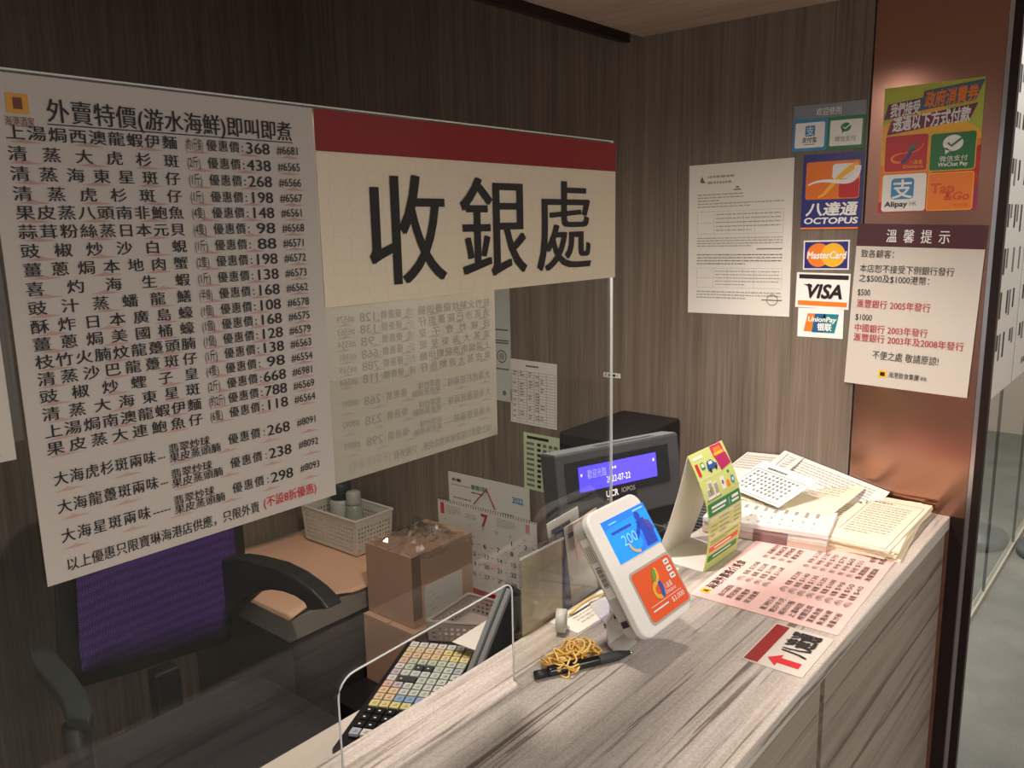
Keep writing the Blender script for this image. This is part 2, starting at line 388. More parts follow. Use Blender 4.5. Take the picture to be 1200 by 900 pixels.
# small clip left on the back of the screen
t = thing('acrylic_clip', 'tiny clear acrylic clip at the lower right corner of the back-facing price sheet', 'clip', (0.647, 0.574, 1.40))
MB().box(-0.006, 0.006, -0.001, 0.001, -0.012, 0.012).build('plate', M_FILM, t)
MB().tube([(-0.006, 0, 0.009), (0.006, 0, 0.012), (0.006, 0, -0.009), (-0.006, 0, -0.013)], 0.0006, 6, 0, True).build('rim', M_EDGE, t)

ROWS = [('上湯焗西澳龍蝦伊麵', '(約1斤裝)', '368', '#6681'), ('清蒸大虎杉斑', '(2斤)', '438', '#6565'), ('清蒸海東星斑仔', '(1斤)', '268', '#6566'),
        ('清蒸虎杉斑仔', '(1斤)', '198', '#6567'), ('果皮蒸八頭南非鮑魚', '(4隻)', '148', '#6561'), ('蒜茸粉絲蒸日本元貝', '(4隻)', '98', '#6568'),
        ('豉椒炒沙白蜆', '(1斤)', '88', '#6571'), ('薑蔥焗本地肉蟹', '(2隻)', '198', '#6572'), ('喜灼海生蝦', '(1斤)', '138', '#6573'),
        ('豉汁蒸蟠龍鱔', '(半條)', '168', '#6562'), ('酥炸日本廣島蠔', '(1個)', '108', '#6578'), ('薑蔥焗美國桶蠔', '(1個)', '168', '#6575'),
        ('枝竹火腩炆龍躉頭腩', '(1個)', '128', '#6579'), ('清蒸沙巴龍躉斑仔', '(1斤)', '138', '#6563'), ('豉椒炒蟶子皇', '(4隻)', '98', '#6554'),
        ('清蒸大海東星斑', '(2斤)', '668', '#6981'), ('上湯焗南澳龍蝦伊麵', '(約2斤)', '788', '#6569'), ('果皮蒸大連鮑魚仔', '(6隻)', '118', '#6564')]
ROWZ = [1.6630, 1.6505, 1.6385, 1.6265, 1.6150, 1.6033, 1.5915, 1.5797, 1.5678, 1.5558, 1.5440, 1.5327, 1.5214, 1.5103, 1.4989, 1.4872, 1.4757, 1.4643]
SETS = [('大海虎杉斑兩味', '---', '268', '#8091', 1.4435), ('大海龍躉斑兩味', '---', '238', '#8092', 1.4243), ('大海星斑兩味', '-----', '298', '#8093', 1.4040)]
def price_list(s, X0, Z0, W, H, ink, soft, red, rose, mirror=False, first=0, title=True):
    def fx(x): return (x - X0) / W
    def fz(z): return (Z0 - z) / H
    def T(t, xa, xb, z, h, m, **k):
        a, b = fx(xa), fx(xb)
        if mirror: a, b = 1 - b, 1 - a; k['mirror'] = True
        s.text(t, a, fz(z + h / 2), b, fz(z - h / 2), m, **k)
    def J(t, xa, xb, z, h, m, cw):
        n = len(t)
        for k, c in enumerate(t):
            x = xa + (xb - cw - xa) * k / (n - 1); T(c, x, x + cw, z, h, m, bold=0.012)
    if title:
        T('外賣特價(游水海鮮)即叫即煮', 0.2235, 0.4055, 1.6775, 0.0145, ink, bold=0.012)
        s.rect(fx(0.2235), fz(1.6695), fx(0.4055), fz(1.6688), ink)
    for k, (nm, q, p, c) in enumerate(ROWS):
        if k < first: continue
        z = ROWZ[k]
        J(nm, 0.1985, 0.3085, z, 0.0090, ink, 0.0115)
        T(q, 0.3145, 0.3145 + (0.0105 if len(q) < 5 else 0.0135), z, 0.0085, soft)
        J('優惠價', 0.3305, 0.3575, z, 0.0082, ink, 0.0085); T(':', 0.3590, 0.3610, z, 0.0065, ink, bold=0.012)
        T(p, 0.3625 if len(p) > 2 else 0.3665, 0.3840, z, 0.0082, ink, bold=0.008); T(c, 0.3900, 0.4110, z, 0.0062, ink, bold=0.006)
    for nm, d, p, c, z in SETS:
        J(nm, 0.2005, 0.2700 if len(nm) > 6 else 0.2620, z, 0.0095, ink, 0.0095)
        T(d, 0.2710 if len(nm) > 6 else 0.2632, 0.2770, z - 0.001, 0.006, ink)
        T('翡翠炒球', 0.2795, 0.3125, z + 0.0030, 0.0072, ink, bold=0.012); T('果皮蒸頭腩', 0.2795, 0.3210, z - 0.0040, 0.0072, ink, bold=0.012)
        J('優惠價', 0.3275, 0.3560, z, 0.0085, ink, 0.0088); T(':', 0.3585, 0.3605, z, 0.0065, ink)
        T(p, 0.3620, 0.3840, z, 0.0085, ink, bold=0.008); T(c, 0.3910, 0.4110, z + 0.001, 0.0060, ink, bold=0.006)
    T('以上優惠只限寶琳海港店供應，只限外賣', 0.2015, 0.3500, 1.3835, 0.0092, ink, bold=0.01)
    T('(不設8折優惠)', 0.3535, 0.4060, 1.3850, 0.0092, red, bold=0.012)
    for z in [a - 0.0058 for a in ROWZ[first:]] + [1.4345, 1.4150, 1.3945]:
        for k in range(6):
            x = 0.2005 + 0.0385 * k + random.uniform(-0.002, 0.002); P = [(x, z), (x + 0.006, z + 0.0011), (x + 0.009, z + 0.0024), (x + 0.012, z + 0.0011), (x + 0.020, z), (x + 0.010, z - 0.0006)]
            P = [(fx(a), fz(b)) for a, b in P]; P = [(1 - a, b) for a, b in P] if mirror else P
            s.poly(P, rose, 0, 'printed_pattern')

YF = YS - 0.0018
s = Sheet('price_list', 'white laminated seafood price list of dense black rows on the acrylic screen', 'sign', (0.189, YF, 1.6975), (0.4265, YF, 1.6975), (0.189, YF, 1.3725), mat('dull_laminate', (194, 185, 176), 0.3, 0, 0.6))
price_list(s, 0.189, 1.6975, 0.2375, 0.325, M_INK, M_INK, M_RED, M_ROSE)
s.rect(0.052, 0.036, 0.105, 0.072, mat('amber_logo', (222, 158, 48), 0.4)); s.rect(0.068, 0.043, 0.09, 0.064, mat('brown_logo', (116, 60, 36), 0.4), 2)
s.text('海港酒家', 0.043, 0.077, 0.115, 0.096, mat('brown_logo'))
s.done()

def cream_sign():
    m = mat('cream_sign_film', None, 0.3, 0, 0.5); n, l, b = nodes(m)
    tc = n.new('ShaderNodeTexCoord'); mp = n.new('ShaderNodeMapping'); mp.inputs['Scale'].default_value = (52, 92, 1); v = n.new('ShaderNodeTexVoronoi'); v.feature = 'DISTANCE_TO_EDGE'; v.inputs['Scale'].default_value = 1; v.inputs['Randomness'].default_value = 0.35
    l.new(tc.outputs['Object'], mp.inputs[0]); l.new(mp.outputs[0], v.inputs[0])
    r = ramp(m, v.outputs['Distance'], [(0.0, (226, 211, 184)), (0.06, (232, 218, 192))]); l.new(r.outputs[0], b.inputs['Base Color']); return m
s = Sheet('cashier_sign', 'cream sign with a maroon top band and three big black characters on the screen', 'sign', (0.4275, YF, 1.6975), (0.8735, YF, 1.6975), (0.4275, YF, 1.5365), cream_sign())
s.rect(0, 0, 1, 0.205, mat('maroon_film', (140, 8, 14), 0.4, 0, 0.25, 0, 0.3))
fx = lambda x: (x - 0.4275) / 0.446
fz = lambda z: (1.6975 - z) / 0.161
for ch, xa, xb, zt, zb in (('收', 0.473, 0.577, 1.6500, 1.5500), ('銀', 0.593, 0.701, 1.6510, 1.5500), ('處', 0.713, 0.823, 1.6510, 1.5505)):
    s.text(ch, fx(xa), fz(zt), fx(xb), fz(zb), M_INK, bold=0.013)
s.done()

def thin_paper():
    m = bpy.data.materials.new('backlit_paper'); m.use_nodes = True; n, l = m.node_tree.nodes, m.node_tree.links; b = n['Principled BSDF']
    b.inputs['Base Color'].default_value = lin((228, 222, 212)); b.inputs['Roughness'].default_value = 0.7
    tr = n.new('ShaderNodeBsdfTranslucent'); tr.inputs[0].default_value = lin((232, 226, 214)); mx = n.new('ShaderNodeMixShader'); mx.inputs[0].default_value = 0.55
    l.new(b.outputs[0], mx.inputs[1]); l.new(tr.outputs[0], mx.inputs[2]); l.new(mx.outputs[0], n['Material Output'].inputs[0]); return m
s = Sheet('price_sheet', 'white price sheet on the far side of the screen, print showing through reversed', 'sign', (0.4265, YS + 0.0028, 1.6950), (0.6490, YS + 0.0028, 1.6950), (0.4265, YS + 0.0028, 1.3800), thin_paper(), 0.0003)
M_THRU = mat('show_through_ink', (186, 180, 172), 0.7)
price_list(s, 0.189, 1.6975, 0.2375, 0.325, M_THRU, M_THRU, mat('faint_rose_ink', (216, 196, 190), 0.6), mat('faint_rose_ink'), True, 12, False)
s.done()

s = Sheet('notice_sheet', 'white sheet with a dark blue foot at the left end of the screen', 'sign', (0.03, YF, 1.6975), (0.181, YF, 1.6975), (0.03, YF, 1.462), M_LAM)
s.rect(0.0, 0.93, 0.94, 0.985, mat('navy_ink', (40, 44, 84), 0.4)); s.done()

# ================================================================== SIGNS ON THE WALL AND PILLAR
def wall_sheet(name, label, cat, TL, TR, BL, m, off=0.0012, x=XB, **k):
    return Sheet(name, label, cat, onx(*TL, x - off), onx(*TR, x - off), onx(*BL, x - off), m, min(off - 0.0002, 0.0008), **k)
s = wall_sheet('posted_letter', 'white sheet of fine typed print with a round stamp on the wood wall', 'notice', (808, 194.5), (931, 184.5), (805, 366), M_PAPER)
s.poly([(0.11, 0.11), (0.135, 0.075), (0.15, 0.105), (0.175, 0.12), (0.13, 0.122)], M_INKL)
s.lines(0.19, 0.45, 0.065, 0.14, 2, M_INKF, 0.4); s.rect(0.47, 0.155, 0.5, 0.163, M_INK); s.rect(0.45, 0.17, 0.52, 0.178, M_INKL)
s.lines(0.09, 0.55, 0.19, 0.25, 3, M_INKF, 0.35); s.lines(0.09, 0.92, 0.25, 0.29, 2, M_INKF, 0.35)
for y0, y1 in ((0.31, 0.46), (0.69, 0.82)):
    for y in (y0, (y0 + y1) / 2, y1): s.rect(0.09, y, 0.92, y + 0.0015, M_INKF)
    for x in (0.09, 0.26, 0.4, 0.55, 0.66, 0.92): s.rect(x, y0, x + 0.002, y1, M_INKF)
    s.lines(0.28, 0.9, y0 + 0.01, y1 - 0.01, 5, M_INKF, 0.25)
s.lines(0.09, 0.92, 0.48, 0.55, 4, M_INKF, 0.35); s.rect(0.68, 0.56, 0.92, 0.566, M_INKL); s.lines(0.09, 0.92, 0.59, 0.67, 4, M_INKL, 0.3); s.lines(0.09, 0.92, 0.84, 0.90, 3, M_INKF, 0.35)
s.stroke([(0.84 + 0.05 * math.cos(a / 12 * math.pi), 0.895 + 0.034 * math.sin(a / 12 * math.pi)) for a in range(25)], 0.006, M_INKL); s.rect(0.74, 0.893, 0.93, 0.9, M_INKL)
s.done()

C_BLUE = mat('sky_blue_print', (58, 140, 190), 0.4); C_GREEN = mat('green_print', (30, 128, 70), 0.4); C_GREYB = mat('grey_blue_print', (132, 140, 150), 0.4)
C_ORANGE = mat('orange_print', (240, 128, 36), 0.4); C_NAVY = mat('royal_blue_print', (34, 36, 120), 0.35, 0, 0.4); C_YEL = mat('yellow_print', (246, 184, 40), 0.4)
C_MAG = mat('magenta_print', (172, 30, 92), 0.4); C_PURP = mat('purple_print', (120, 28, 80), 0.4); C_REDP = mat('bright_red_print', (196, 30, 40), 0.4); C_LIME = mat('lime_print', (186, 198, 74), 0.4)
def bubble(s, cx, cy, r, m, lay, tick):
    s.disc(cx, cy, r, m, lay, sy=0.85); a = s.w / s.h
    s.poly([(cx - r * 0.75, cy + r * a * 0.4), (cx - r * 0.2, cy + r * a * 0.8), (cx - r * 0.7, cy + r * a * 1.15)], m, lay)
    s.stroke([(cx - r * 0.5, cy - r * a * 0.05), (cx - r * 0.15, cy + r * a * 0.3), (cx + r * 0.9, cy - r * a * 0.5)], r * 0.22, tick, lay + 1)
def loop8(s, x0, y0, x1, y1, a, b, c, wd, lay=3):
    """ribbon logo: a loop at the left, a tail at the right"""
    def q(u, v): return (x0 + (x1 - x0) * u, y0 + (y1 - y0) * v)
    lo = bez((0.36, 0.98), (-0.02, 1.05), (-0.06, 0.62), (0.30, 0.55), 10) + bez((0.30, 0.55), (0.6, 0.48), (0.86, 0.62), (0.98, 0.12), 10)[1:]
    s.stroke([q(*p) for p in lo], wd, a, lay, taper=[0.3 + 0.7 * math.sin(math.pi * min(1, (k + 3) / 14)) for k in range(len(lo))])
    s.stroke([q(*p) for p in bez((0.34, 0.99), (0.62, 0.9), (0.5, 0.5), (0.72, 0.30), 10)], wd * 1.15, b, lay + 1)
    if c: s.stroke([q(*p) for p in bez((0.58, 0.42), (0.62, 0.28), (0.7, 0.2), (0.78, 0.12), 6)], wd, c, lay + 2)

s = wall_sheet('payment_sticker', 'sticker of a blue frame and a green frame under a grey heading', 'sticker', (931, 125), (1016, 116.5), (931, 178), C_GREYB)
s.rect(0, 0.30, 0.49, 1, C_BLUE); s.rect(0.49, 0.30, 1, 1, C_GREEN); s.rect(0.035, 0.38, 0.455, 0.93, M_WHITEI, 2, r=0.02); s.rect(0.53, 0.38, 0.965, 0.93, M_WHITEI, 2, r=0.02)
s.text('欢迎使用', 0.32, 0.08, 0.68, 0.25, M_WHITEI); s.rect(0.18, 0.45, 0.32, 0.68, C_BLUE, 3, r=0.02); s.text('支', 0.19, 0.465, 0.31, 0.665, M_WHITEI, 4)
s.text('支付宝', 0.14, 0.70, 0.35, 0.82, M_INK, bold=0.02); s.rect(0.17, 0.85, 0.33, 0.865, M_INKL, 3)
bubble(s, 0.745, 0.54, 0.07, C_GREEN, 3, M_WHITEI); s.text('微信支付', 0.60, 0.72, 0.89, 0.84, M_INKL); s.done()

s = wall_sheet('payment_sticker', 'blue sticker with an orange ribbon picture and white lettering below it', 'sticker', (942, 182), (1013.5, 177), (933.5, 269), C_NAVY)
s.rect(0.06, 0.10, 0.95, 0.60, mat('orange_gradient_print', (236, 120, 30), 0.35), r=0.04)
s.rect(0.5, 0.14, 0.93, 0.34, mat('pale_orange_print'), 2, r=0.05); s.rect(0.62, 0.34, 0.94, 0.585, C_REDP, 2, r=0.04)
s.stroke([(0.06 + p[0] * 0.88, 0.12 + p[1] * 0.46) for p in bez((0.05, 0.62), (0.45, 0.28), (0.95, 0.95), (0.97, 0.12), 14)], 0.10, M_WHITEI, 4, taper=[0.25 + 0.06 * k for k in range(15)])
s.stroke([(0.06 + p[0] * 0.88, 0.12 + p[1] * 0.46) for p in bez((0.25, 0.98), (0.42, 0.95), (0.55, 0.35), (0.98, 0.08), 14)], 0.10, C_YEL, 3, taper=[0.35 + 0.05 * k for k in range(15)])
s.text('八達通', 0.08, 0.64, 0.93, 0.82, M_WHITEI, bold=0.03, slant=0.15); s.text('OCTOPUS', 0.05, 0.845, 0.95, 0.925, M_WHITEI, bold=0.03, slant=0.1)
s.rect(0, 0.975, 1, 1, C_ORANGE, 2); s.done()

s = wall_sheet('payment_sticker', 'small blue sticker with two overlapping orange and yellow discs', 'sticker', (942, 282), (996, 281), (939, 316), M_WHITEI)
s.rect(0.03, 0.05, 0.97, 0.95, C_NAVY); s.disc(0.34, 0.5, 0.26, C_ORANGE, 2); s.disc(0.66, 0.5, 0.26, C_YEL, 3)
s.text('MasterCard', 0.08, 0.38, 0.94, 0.62, M_WHITEI, 5, bold=0.03, slant=0.15); s.done()
s = wall_sheet('payment_sticker', 'white sticker with a dark top bar, bold slanted letters and an orange foot bar', 'sticker', (934, 319), (997, 321), (930.5, 359.5), M_WHITEI)
s.rect(0.05, 0.05, 0.97, 0.17, M_INK); s.rect(0.05, 0.80, 0.97, 0.93, C_ORANGE); s.text('VISA', 0.18, 0.32, 0.86, 0.70, M_INK, bold=0.035, slant=0.22)
s.poly([(0.14, 0.33), (0.30, 0.33), (0.31, 0.42), (0.22, 0.38)], M_INK, 3); s.done()
s = wall_sheet('payment_sticker', 'white sticker with a slanted orange and teal block, lowest on the wall', 'sticker', (935.5, 360.5), (989, 362.5), (933, 394), M_WHITEI)
s.poly([(0.22, 0.18), (0.42, 0.18), (0.36, 0.80), (0.14, 0.80)], C_ORANGE); s.poly([(0.38, 0.18), (0.62, 0.18), (0.55, 0.82), (0.32, 0.82)], mat('deep_teal_print', (28, 92, 140), 0.4), 2); s.poly([(0.58, 0.18), (0.90, 0.18), (0.82, 0.82), (0.52, 0.82)], mat('teal_print', (20, 128, 142), 0.4), 2)
s.text('UnionPay', 0.22, 0.28, 0.84, 0.50, M_WHITEI, bold=0.03, slant=0.15); s.text('银联', 0.44, 0.50, 0.76, 0.76, M_WHITEI, bold=0.03); s.done()

s = wall_sheet('voucher_poster', 'colourful poster of four square payment logos on the copper pillar', 'poster', (1037, 104), (1155.5, 89.5), (1030, 249.5), C_LIME)
s.poly([(0, 0.30), (0.5, 0.12), (1, 0.4), (1, 1), (0, 1)], C_YEL, 0); s.poly([(0, 0.62), (1, 0.45), (1, 1), (0, 1)], C_ORANGE, 1); s.poly([(1, 0.5), (1, 1), (0.0, 1), (0.0, 0.92)], C_REDP, 2); s.poly([(1, 0.8), (1, 1), (0.62, 1)], C_MAG, 3)
s.poly([(0.05, 0.13), (0.40, 0.105), (0.36, 0.225), (0.01, 0.25)], C_PURP, 4); s.poly([(0.42, 0.055), (1.0, 0.015), (0.92, 0.165), (0.37, 0.205)], mat('slate_print', (74, 100, 124), 0.4), 4); s.poly([(0.09, 0.265), (0.95, 0.185), (0.88, 0.30), (0.05, 0.375)], C_PURP, 4)
s.text('我們接受', 0.07, 0.125, 0.38, 0.23, M_WHITEI, 6, bold=0.03, slant=0.2, rot=0.05); s.text('政府消費券', 0.42, 0.055, 0.94, 0.18, C_ORANGE, 6, bold=0.03, slant=0.2, rot=0.05); s.text('透過以下方式付款', 0.10, 0.22, 0.88, 0.335, M_WHITEI, 6, bold=0.03, slant=0.2, rot=0.06)
for (x0, y0, m) in ((0.045, 0.385, C_REDP), (0.515, 0.395, mat('emerald_print', (24, 116, 56), 0.4)), (0.045, 0.70, M_WHITEI), (0.515, 0.705, C_ORANGE)):
    s.rect(x0 - 0.01, y0 - 0.007, x0 + 0.45, y0 + 0.292, C_YEL if m is not M_WHITEI else M_WHITEI, 4, r=0.03); s.rect(x0, y0, x0 + 0.44, y0 + 0.285, m, 5, r=0.025)
loop8(s, 0.10, 0.44, 0.45, 0.60, C_ORANGE, C_NAVY, C_GREEN, 0.03, 6); s.text('八達通', 0.30, 0.585, 0.44, 0.62, C_YEL, 6); s.text('Octopus', 0.24, 0.62, 0.45, 0.655, C_YEL, 6)
bubble(s, 0.735, 0.475, 0.10, M_WHITEI, 6, mat('emerald_print')); s.text('微信支付', 0.61, 0.57, 0.89, 0.615, M_WHITEI, 6); s.text('WeChat Pay', 0.60, 0.62, 0.89, 0.66, M_WHITEI, 6, bold=0.02)
s.rect(0.13, 0.725, 0.37, 0.895, C_BLUE, 6, r=0.04); s.text('支', 0.14, 0.735, 0.36, 0.888, M_WHITEI, 7, bold=0.02); s.text('Alipay', 0.07, 0.91, 0.31, 0.965, M_INK, 6, bold=0.03); s.text('HK', 0.33, 0.915, 0.41, 0.95, M_INKL, 6)
C_TG = mat('burnt_orange_print', (216, 86, 30), 0.4); s.text('Tap', 0.54, 0.78, 0.78, 0.88, C_TG, 6, bold=0.035, slant=0.1); s.text('&Go', 0.68, 0.855, 0.93, 0.915, C_TG, 6, bold=0.035, slant=0.1); s.text('拍住賞', 0.78, 0.945, 0.92, 0.97, C_TG, 6)
for k in range(40):
    x, y = random.uniform(0.05, 0.45), random.uniform(0.02, 0.10); s.disc(x, y, 0.006, C_YEL, 4, n=6)
s.done()

s = wall_sheet('banknote_notice', 'white laminated notice with a maroon heading band at eye level on the copper pillar', 'notice', (1006, 262), (1158, 264), (992, 448), M_LAM, 0.004)
s.rect(0, 0, 1, 0.135, mat('maroon_heading', (72, 20, 28), 0.35, 0, 0.5)); s.text('溫馨提示', 0.24, 0.03, 0.74, 0.11, M_WHITEI, bold=0.01, just=True, cw=0.09)
for t_, x1, y0, m_ in (('致各顧客：', 0.36, 0.155, M_INK), ('本店恕不接受下例銀行發行', 0.80, 0.245, M_INK), ('之$500及$1000港幣：', 0.66, 0.305, M_INK), ('$500', 0.155, 0.40, M_INK), ('$1000', 0.19, 0.555, M_INK)):
    s.text(t_, 0.045, y0, x1, y0 + (0.038 if t_[0] == '$' else 0.05), m_)
for t_, x1, y0 in (('滙豐銀行 2005年發行', 0.65, 0.462), ('中國銀行 2003年發行', 0.65, 0.615), ('滙豐銀行 2003年及2008年發行', 0.935, 0.675)):
    s.text(t_, 0.045, y0, x1, y0 + 0.052, mat('crimson_ink', (176, 40, 56), 0.5), bold=0.006)
s.text('不便之處 敬請原諒!', 0.22, 0.775, 0.76, 0.83, M_INK); s.rect(0.285, 0.895, 0.355, 0.94, C_YEL); s.rect(0.30, 0.905, 0.34, 0.93, M_INK, 2); s.text('海港飲食集團', 0.37, 0.897, 0.62, 0.935, M_INK); s.text('(香港)', 0.625, 0.905, 0.68, 0.93, M_INK)
s.done()

s = wall_sheet('wall_label', 'tiny white label with black print on the wall beside the edge of the screen', 'label', (707, 436), (727, 438), (707, 441.5), M_PAPER)
for x in (0.30, 0.55): s.rect(x, 0.25, x + 0.16, 0.78, M_INK)
s.rect(0.78, 0.4, 0.84, 0.6, M_INK); s.rect(0.12, 0.25, 0.18, 0.75, M_INK); s.done()

# papers on the wall behind the screen
s = wall_sheet('duty_table', 'white sheet of ruled table on the wall, seen through the screen', 'notice', (598, 420), (652.5, 427), (600, 494), M_PAPER)
s.rect(0.34, 0.07, 0.62, 0.095, M_INKL)
for k in range(19): s.rect(0.03, 0.17 + 0.044 * k, 0.97, 0.174 + 0.044 * k, M_INKL)
for x in (0.03, 0.18, 0.36, 0.52, 0.62, 0.78, 0.97): s.rect(x, 0.17, x + 0.006, 0.965, M_INKL)
for k in range(17):
    for x in (0.06, 0.21, 0.40, 0.55, 0.66):
        if random.random() < 0.6: s.rect(x, 0.185 + 0.044 * k, x + random.uniform(0.05, 0.1), 0.198 + 0.044 * k, M_INKL)
s.done()
s = wall_sheet('number_list', 'pale green list with rows of dark handwriting on the wall, partly behind the customer display', 'notice', (613.5, 506), (656, 514), (616, 572), mat('pale_green_paper', (196, 212, 168), 0.7))
for k in range(9):
    s.rect(0.08, 0.16 + 0.092 * k, 0.30, 0.205 + 0.092 * k, M_INKL)
    for x in (0.38, 0.54, 0.70, 0.84): s.rect(x, 0.155 + 0.092 * k, x + 0.10, 0.21 + 0.092 * k, M_INK if x < 0.5 else M_INKL)
s.rect(0.1, 0.05, 0.7, 0.1, M_INK); s.done()
tr = onx(597, 345, XB - 0.0012); br = onx(597, 471, XB - 0.0012)
s = Sheet('stamped_certificate', 'grey sheet with a round stamp on the wall, half hidden by the reversed price sheet', 'notice', (tr.x, tr.y + 0.21, tr.z + 0.03), (tr.x, tr.y, tr.z + 0.03), (tr.x, tr.y + 0.21, br.z), mat('grey_paper', (196, 198, 190), 0.6))
s.stroke([(0.86 + 0.07 * math.cos(a * math.pi / 12), 0.62 + 0.05 * math.sin(a * math.pi / 12)) for a in range(25)], 0.014, M_INKL); s.disc(0.86, 0.62, 0.045, M_INKF)
for y in (0.39, 0.48, 0.5, 0.72): s.rect(0.7, y, 0.97, y + 0.012, M_INKL)
s.disc(0.89, 0.93, 0.03, M_INKL); s.done()

# ================================================================== THINGS ON THE COUNTER
UP = Vector((0, 0, 1))
# contactless card reader
ZB = 1.13
P0 = onz(757, 747, ZB); P1 = onz(812, 708, ZB); P0.y = P1.y = (P0.y + P1.y) / 2
u_ = Vector((1, 0, 0)); RW = (P1 - P0).length
d_ = ray(688, 607); tt = (P0 - CAM).x / d_.x; TLp = CAM + d_ * tt
v_ = (TLp - P0); v_.x = 0; RH = v_.length; v_.normalize(); n_ = u_.cross(v_)
M = frame(P0, u_, v_)
t = thing('card_reader', 'white tilted card reader with a blue screen and an orange panel on a metal bracket', 'card reader', M=M)
Mi = M.inverted()
def fl(px, py, off=0.0): q = Mi @ hit(px, py, P0 + n_ * off, n_); return (q.x, q.y)
ow = 0.004
MB().prism(rrect(-ow, RW + ow, -ow, RH + ow, 0.017, 8), -0.012, 0.0).build('front_shell', M_WHITEP, t, False, 0.003)
MB().prism(rrect(0.0, RW, 0.002, RH, 0.014, 8), -0.030, -0.012).build('rear_shell', M_GREYP, t, False, 0.002)
sc = [fl(*p) for p in ((702.8, 614), (751, 589), (776, 632), (728.5, 663))]
def axis_rect(q): return (min((q[0][0] + q[3][0]) / 2, (q[1][0] + q[2][0]) / 2), max((q[0][0] + q[3][0]) / 2, (q[1][0] + q[2][0]) / 2), (q[2][1] + q[3][1]) / 2, (q[0][1] + q[1][1]) / 2)
a = axis_rect(sc); b = axis_rect([fl(*p) for p in ((739, 675), (781, 649), (809, 702), (764, 731))])
def on_face(name, r, zoff, m, emitm=None):
    s = Sheet.__new__(Sheet); s.w, s.h, s.bend, s.p = r[1] - r[0], r[3] - r[2], None, {}
    s.off = (r[0], r[3], zoff); s.root = t; return s
def place_prints(s, parent, names):
    for key, (mb, ms) in s.p.items(): mb.build(names.get(key, key), ms, parent, tf=lambda x, y, z: (x + s.off[0], y + s.off[1], z + s.off[2]))
M_SCR = mat('blue_lit_screen', (24, 128, 214), 0.2, 0, 0, 0.24); M_SCR2 = mat('deep_blue_lit', (30, 56, 150), 0.3, 0, 0, 0.24); M_SCR3 = mat('pale_blue_lit', (110, 184, 232), 0.3, 0, 0, 0.22)
scr = MB().box(a[0], a[1], a[2], a[3], 0.0, 0.0006).build('screen', M_SCR, t)
s = on_face('p', a, 0.0006, None)
s.poly([(0, 0.0), (1, 0), (1, 0.12), (0, 0.2)], mat('mid_blue_lit', (30, 110, 205), 0.3, 0, 0, 0.22), 0)
s.text('200', 0.22, 0.46, 0.56, 0.70, M_SCR3); s.rect(0.10, 0.30, 0.55, 0.36, M_SCR2, 1); s.rect(0.12, 0.10, 0.30, 0.13, M_SCR3, 1); s.rect(0.70, 0.06, 0.95, 0.10, M_SCR3, 1)
s.stroke([(0.50 + 0.17 * math.cos(k * math.pi / 14), 0.74 + 0.20 * math.sin(k * math.pi / 14)) for k in range(29)], 0.05, mat('ring_blue_lit', (40, 100, 210), 0.3, 0, 0, 0.22), 2)
s.stroke([(0.50 + 0.17 * math.cos(k * math.pi / 14 + 1.6), 0.74 + 0.20 * math.sin(k * math.pi / 14 + 1.6)) for k in range(9)], 0.04, mat('ring_gold_lit', (170, 150, 90), 0.3, 0, 0, 0.22), 3)
s.disc(0.74, 0.22, 0.06, M_SCR2, 2); s.poly([(0.66, 0.32), (0.84, 0.30), (0.94, 0.62), (0.92, 0.95), (0.66, 0.95), (0.70, 0.6)], M_SCR2, 2); s.stroke([(0.72, 0.36), (0.62, 0.55), (0.54, 0.66)], 0.06, M_SCR2, 2)
s.poly([(0.80, 0.36), (0.92, 0.40), (0.98, 0.66), (0.88, 0.62)], mat('dim_plum_lit', (70, 60, 130), 0.3, 0, 0, 0.22), 3)
place_prints(s, scr, {'printed_graphic': 'screen_picture', 'lettering': 'screen_lettering'})
MB().prism(rrect(b[0] - 0.003, b[1] + 0.003, b[2] - 0.003, b[3] + 0.003, 0.007), 0, 0.0008).build('panel_rim', M_GREYP, t)
pan = MB().prism(rrect(b[0], b[1], b[2], b[3], 0.006), 0.0008, 0.0014).build('reading_panel', mat('orange_reader_panel', (232, 92, 40), 0.35), t)
s = on_face('p', b, 0.0014, None)
def vloop(s, x0, y0, x1, y1, wd):
    def q(u, v): return (x0 + (x1 - x0) * u, y0 + (y1 - y0) * v)
    s.stroke([q(*p) for p in bez((0.55, 0.98), (-0.1, 1.0), (-0.05, 0.55), (0.4, 0.5), 10) + bez((0.4, 0.5), (0.95, 0.42), (0.95, 0.1), (0.78, 0.02), 10)[1:]], wd, mat('gold_print', (238, 176, 60), 0.4), 2)
    s.stroke([q(*p) for p in bez((0.50, 0.98), (0.85, 0.95), (0.75, 0.6), (0.72, 0.48), 8)], wd * 1.2, mat('strong_blue_print', (30, 90, 180), 0.4), 3)
    s.stroke([q(*p) for p in bez((0.45, 0.42), (0.5, 0.2), (0.65, 0.1), (0.78, 0.02), 8)], wd, mat('leaf_green_print', (90, 170, 70), 0.4), 3)
vloop(s, 0.30, 0.10, 0.58, 0.66, 0.06)
s.text('八達通', 0.54, 0.46, 0.76, 0.58, M_WHITEI); s.text('Octopus', 0.52, 0.585, 0.80, 0.685, M_WHITEI); s.rect(0.10, 0.72, 0.90, 0.73, M_WHITEI); s.rect(0.10, 0.80, 0.50, 0.83, mat('pale_orange_print', (250, 190, 150), 0.5))
s.text('$3,000', 0.58, 0.765, 0.92, 0.865, M_WHITEI)
for k in range(3): s.rect(0.80, 0.06 + 0.15 * k, 0.93, 0.17 + 0.15 * k, M_WHITEI, 1, r=0.02); s.rect(0.83, 0.10 + 0.15 * k, 0.90, 0.13 + 0.15 * k, M_INKL, 2)
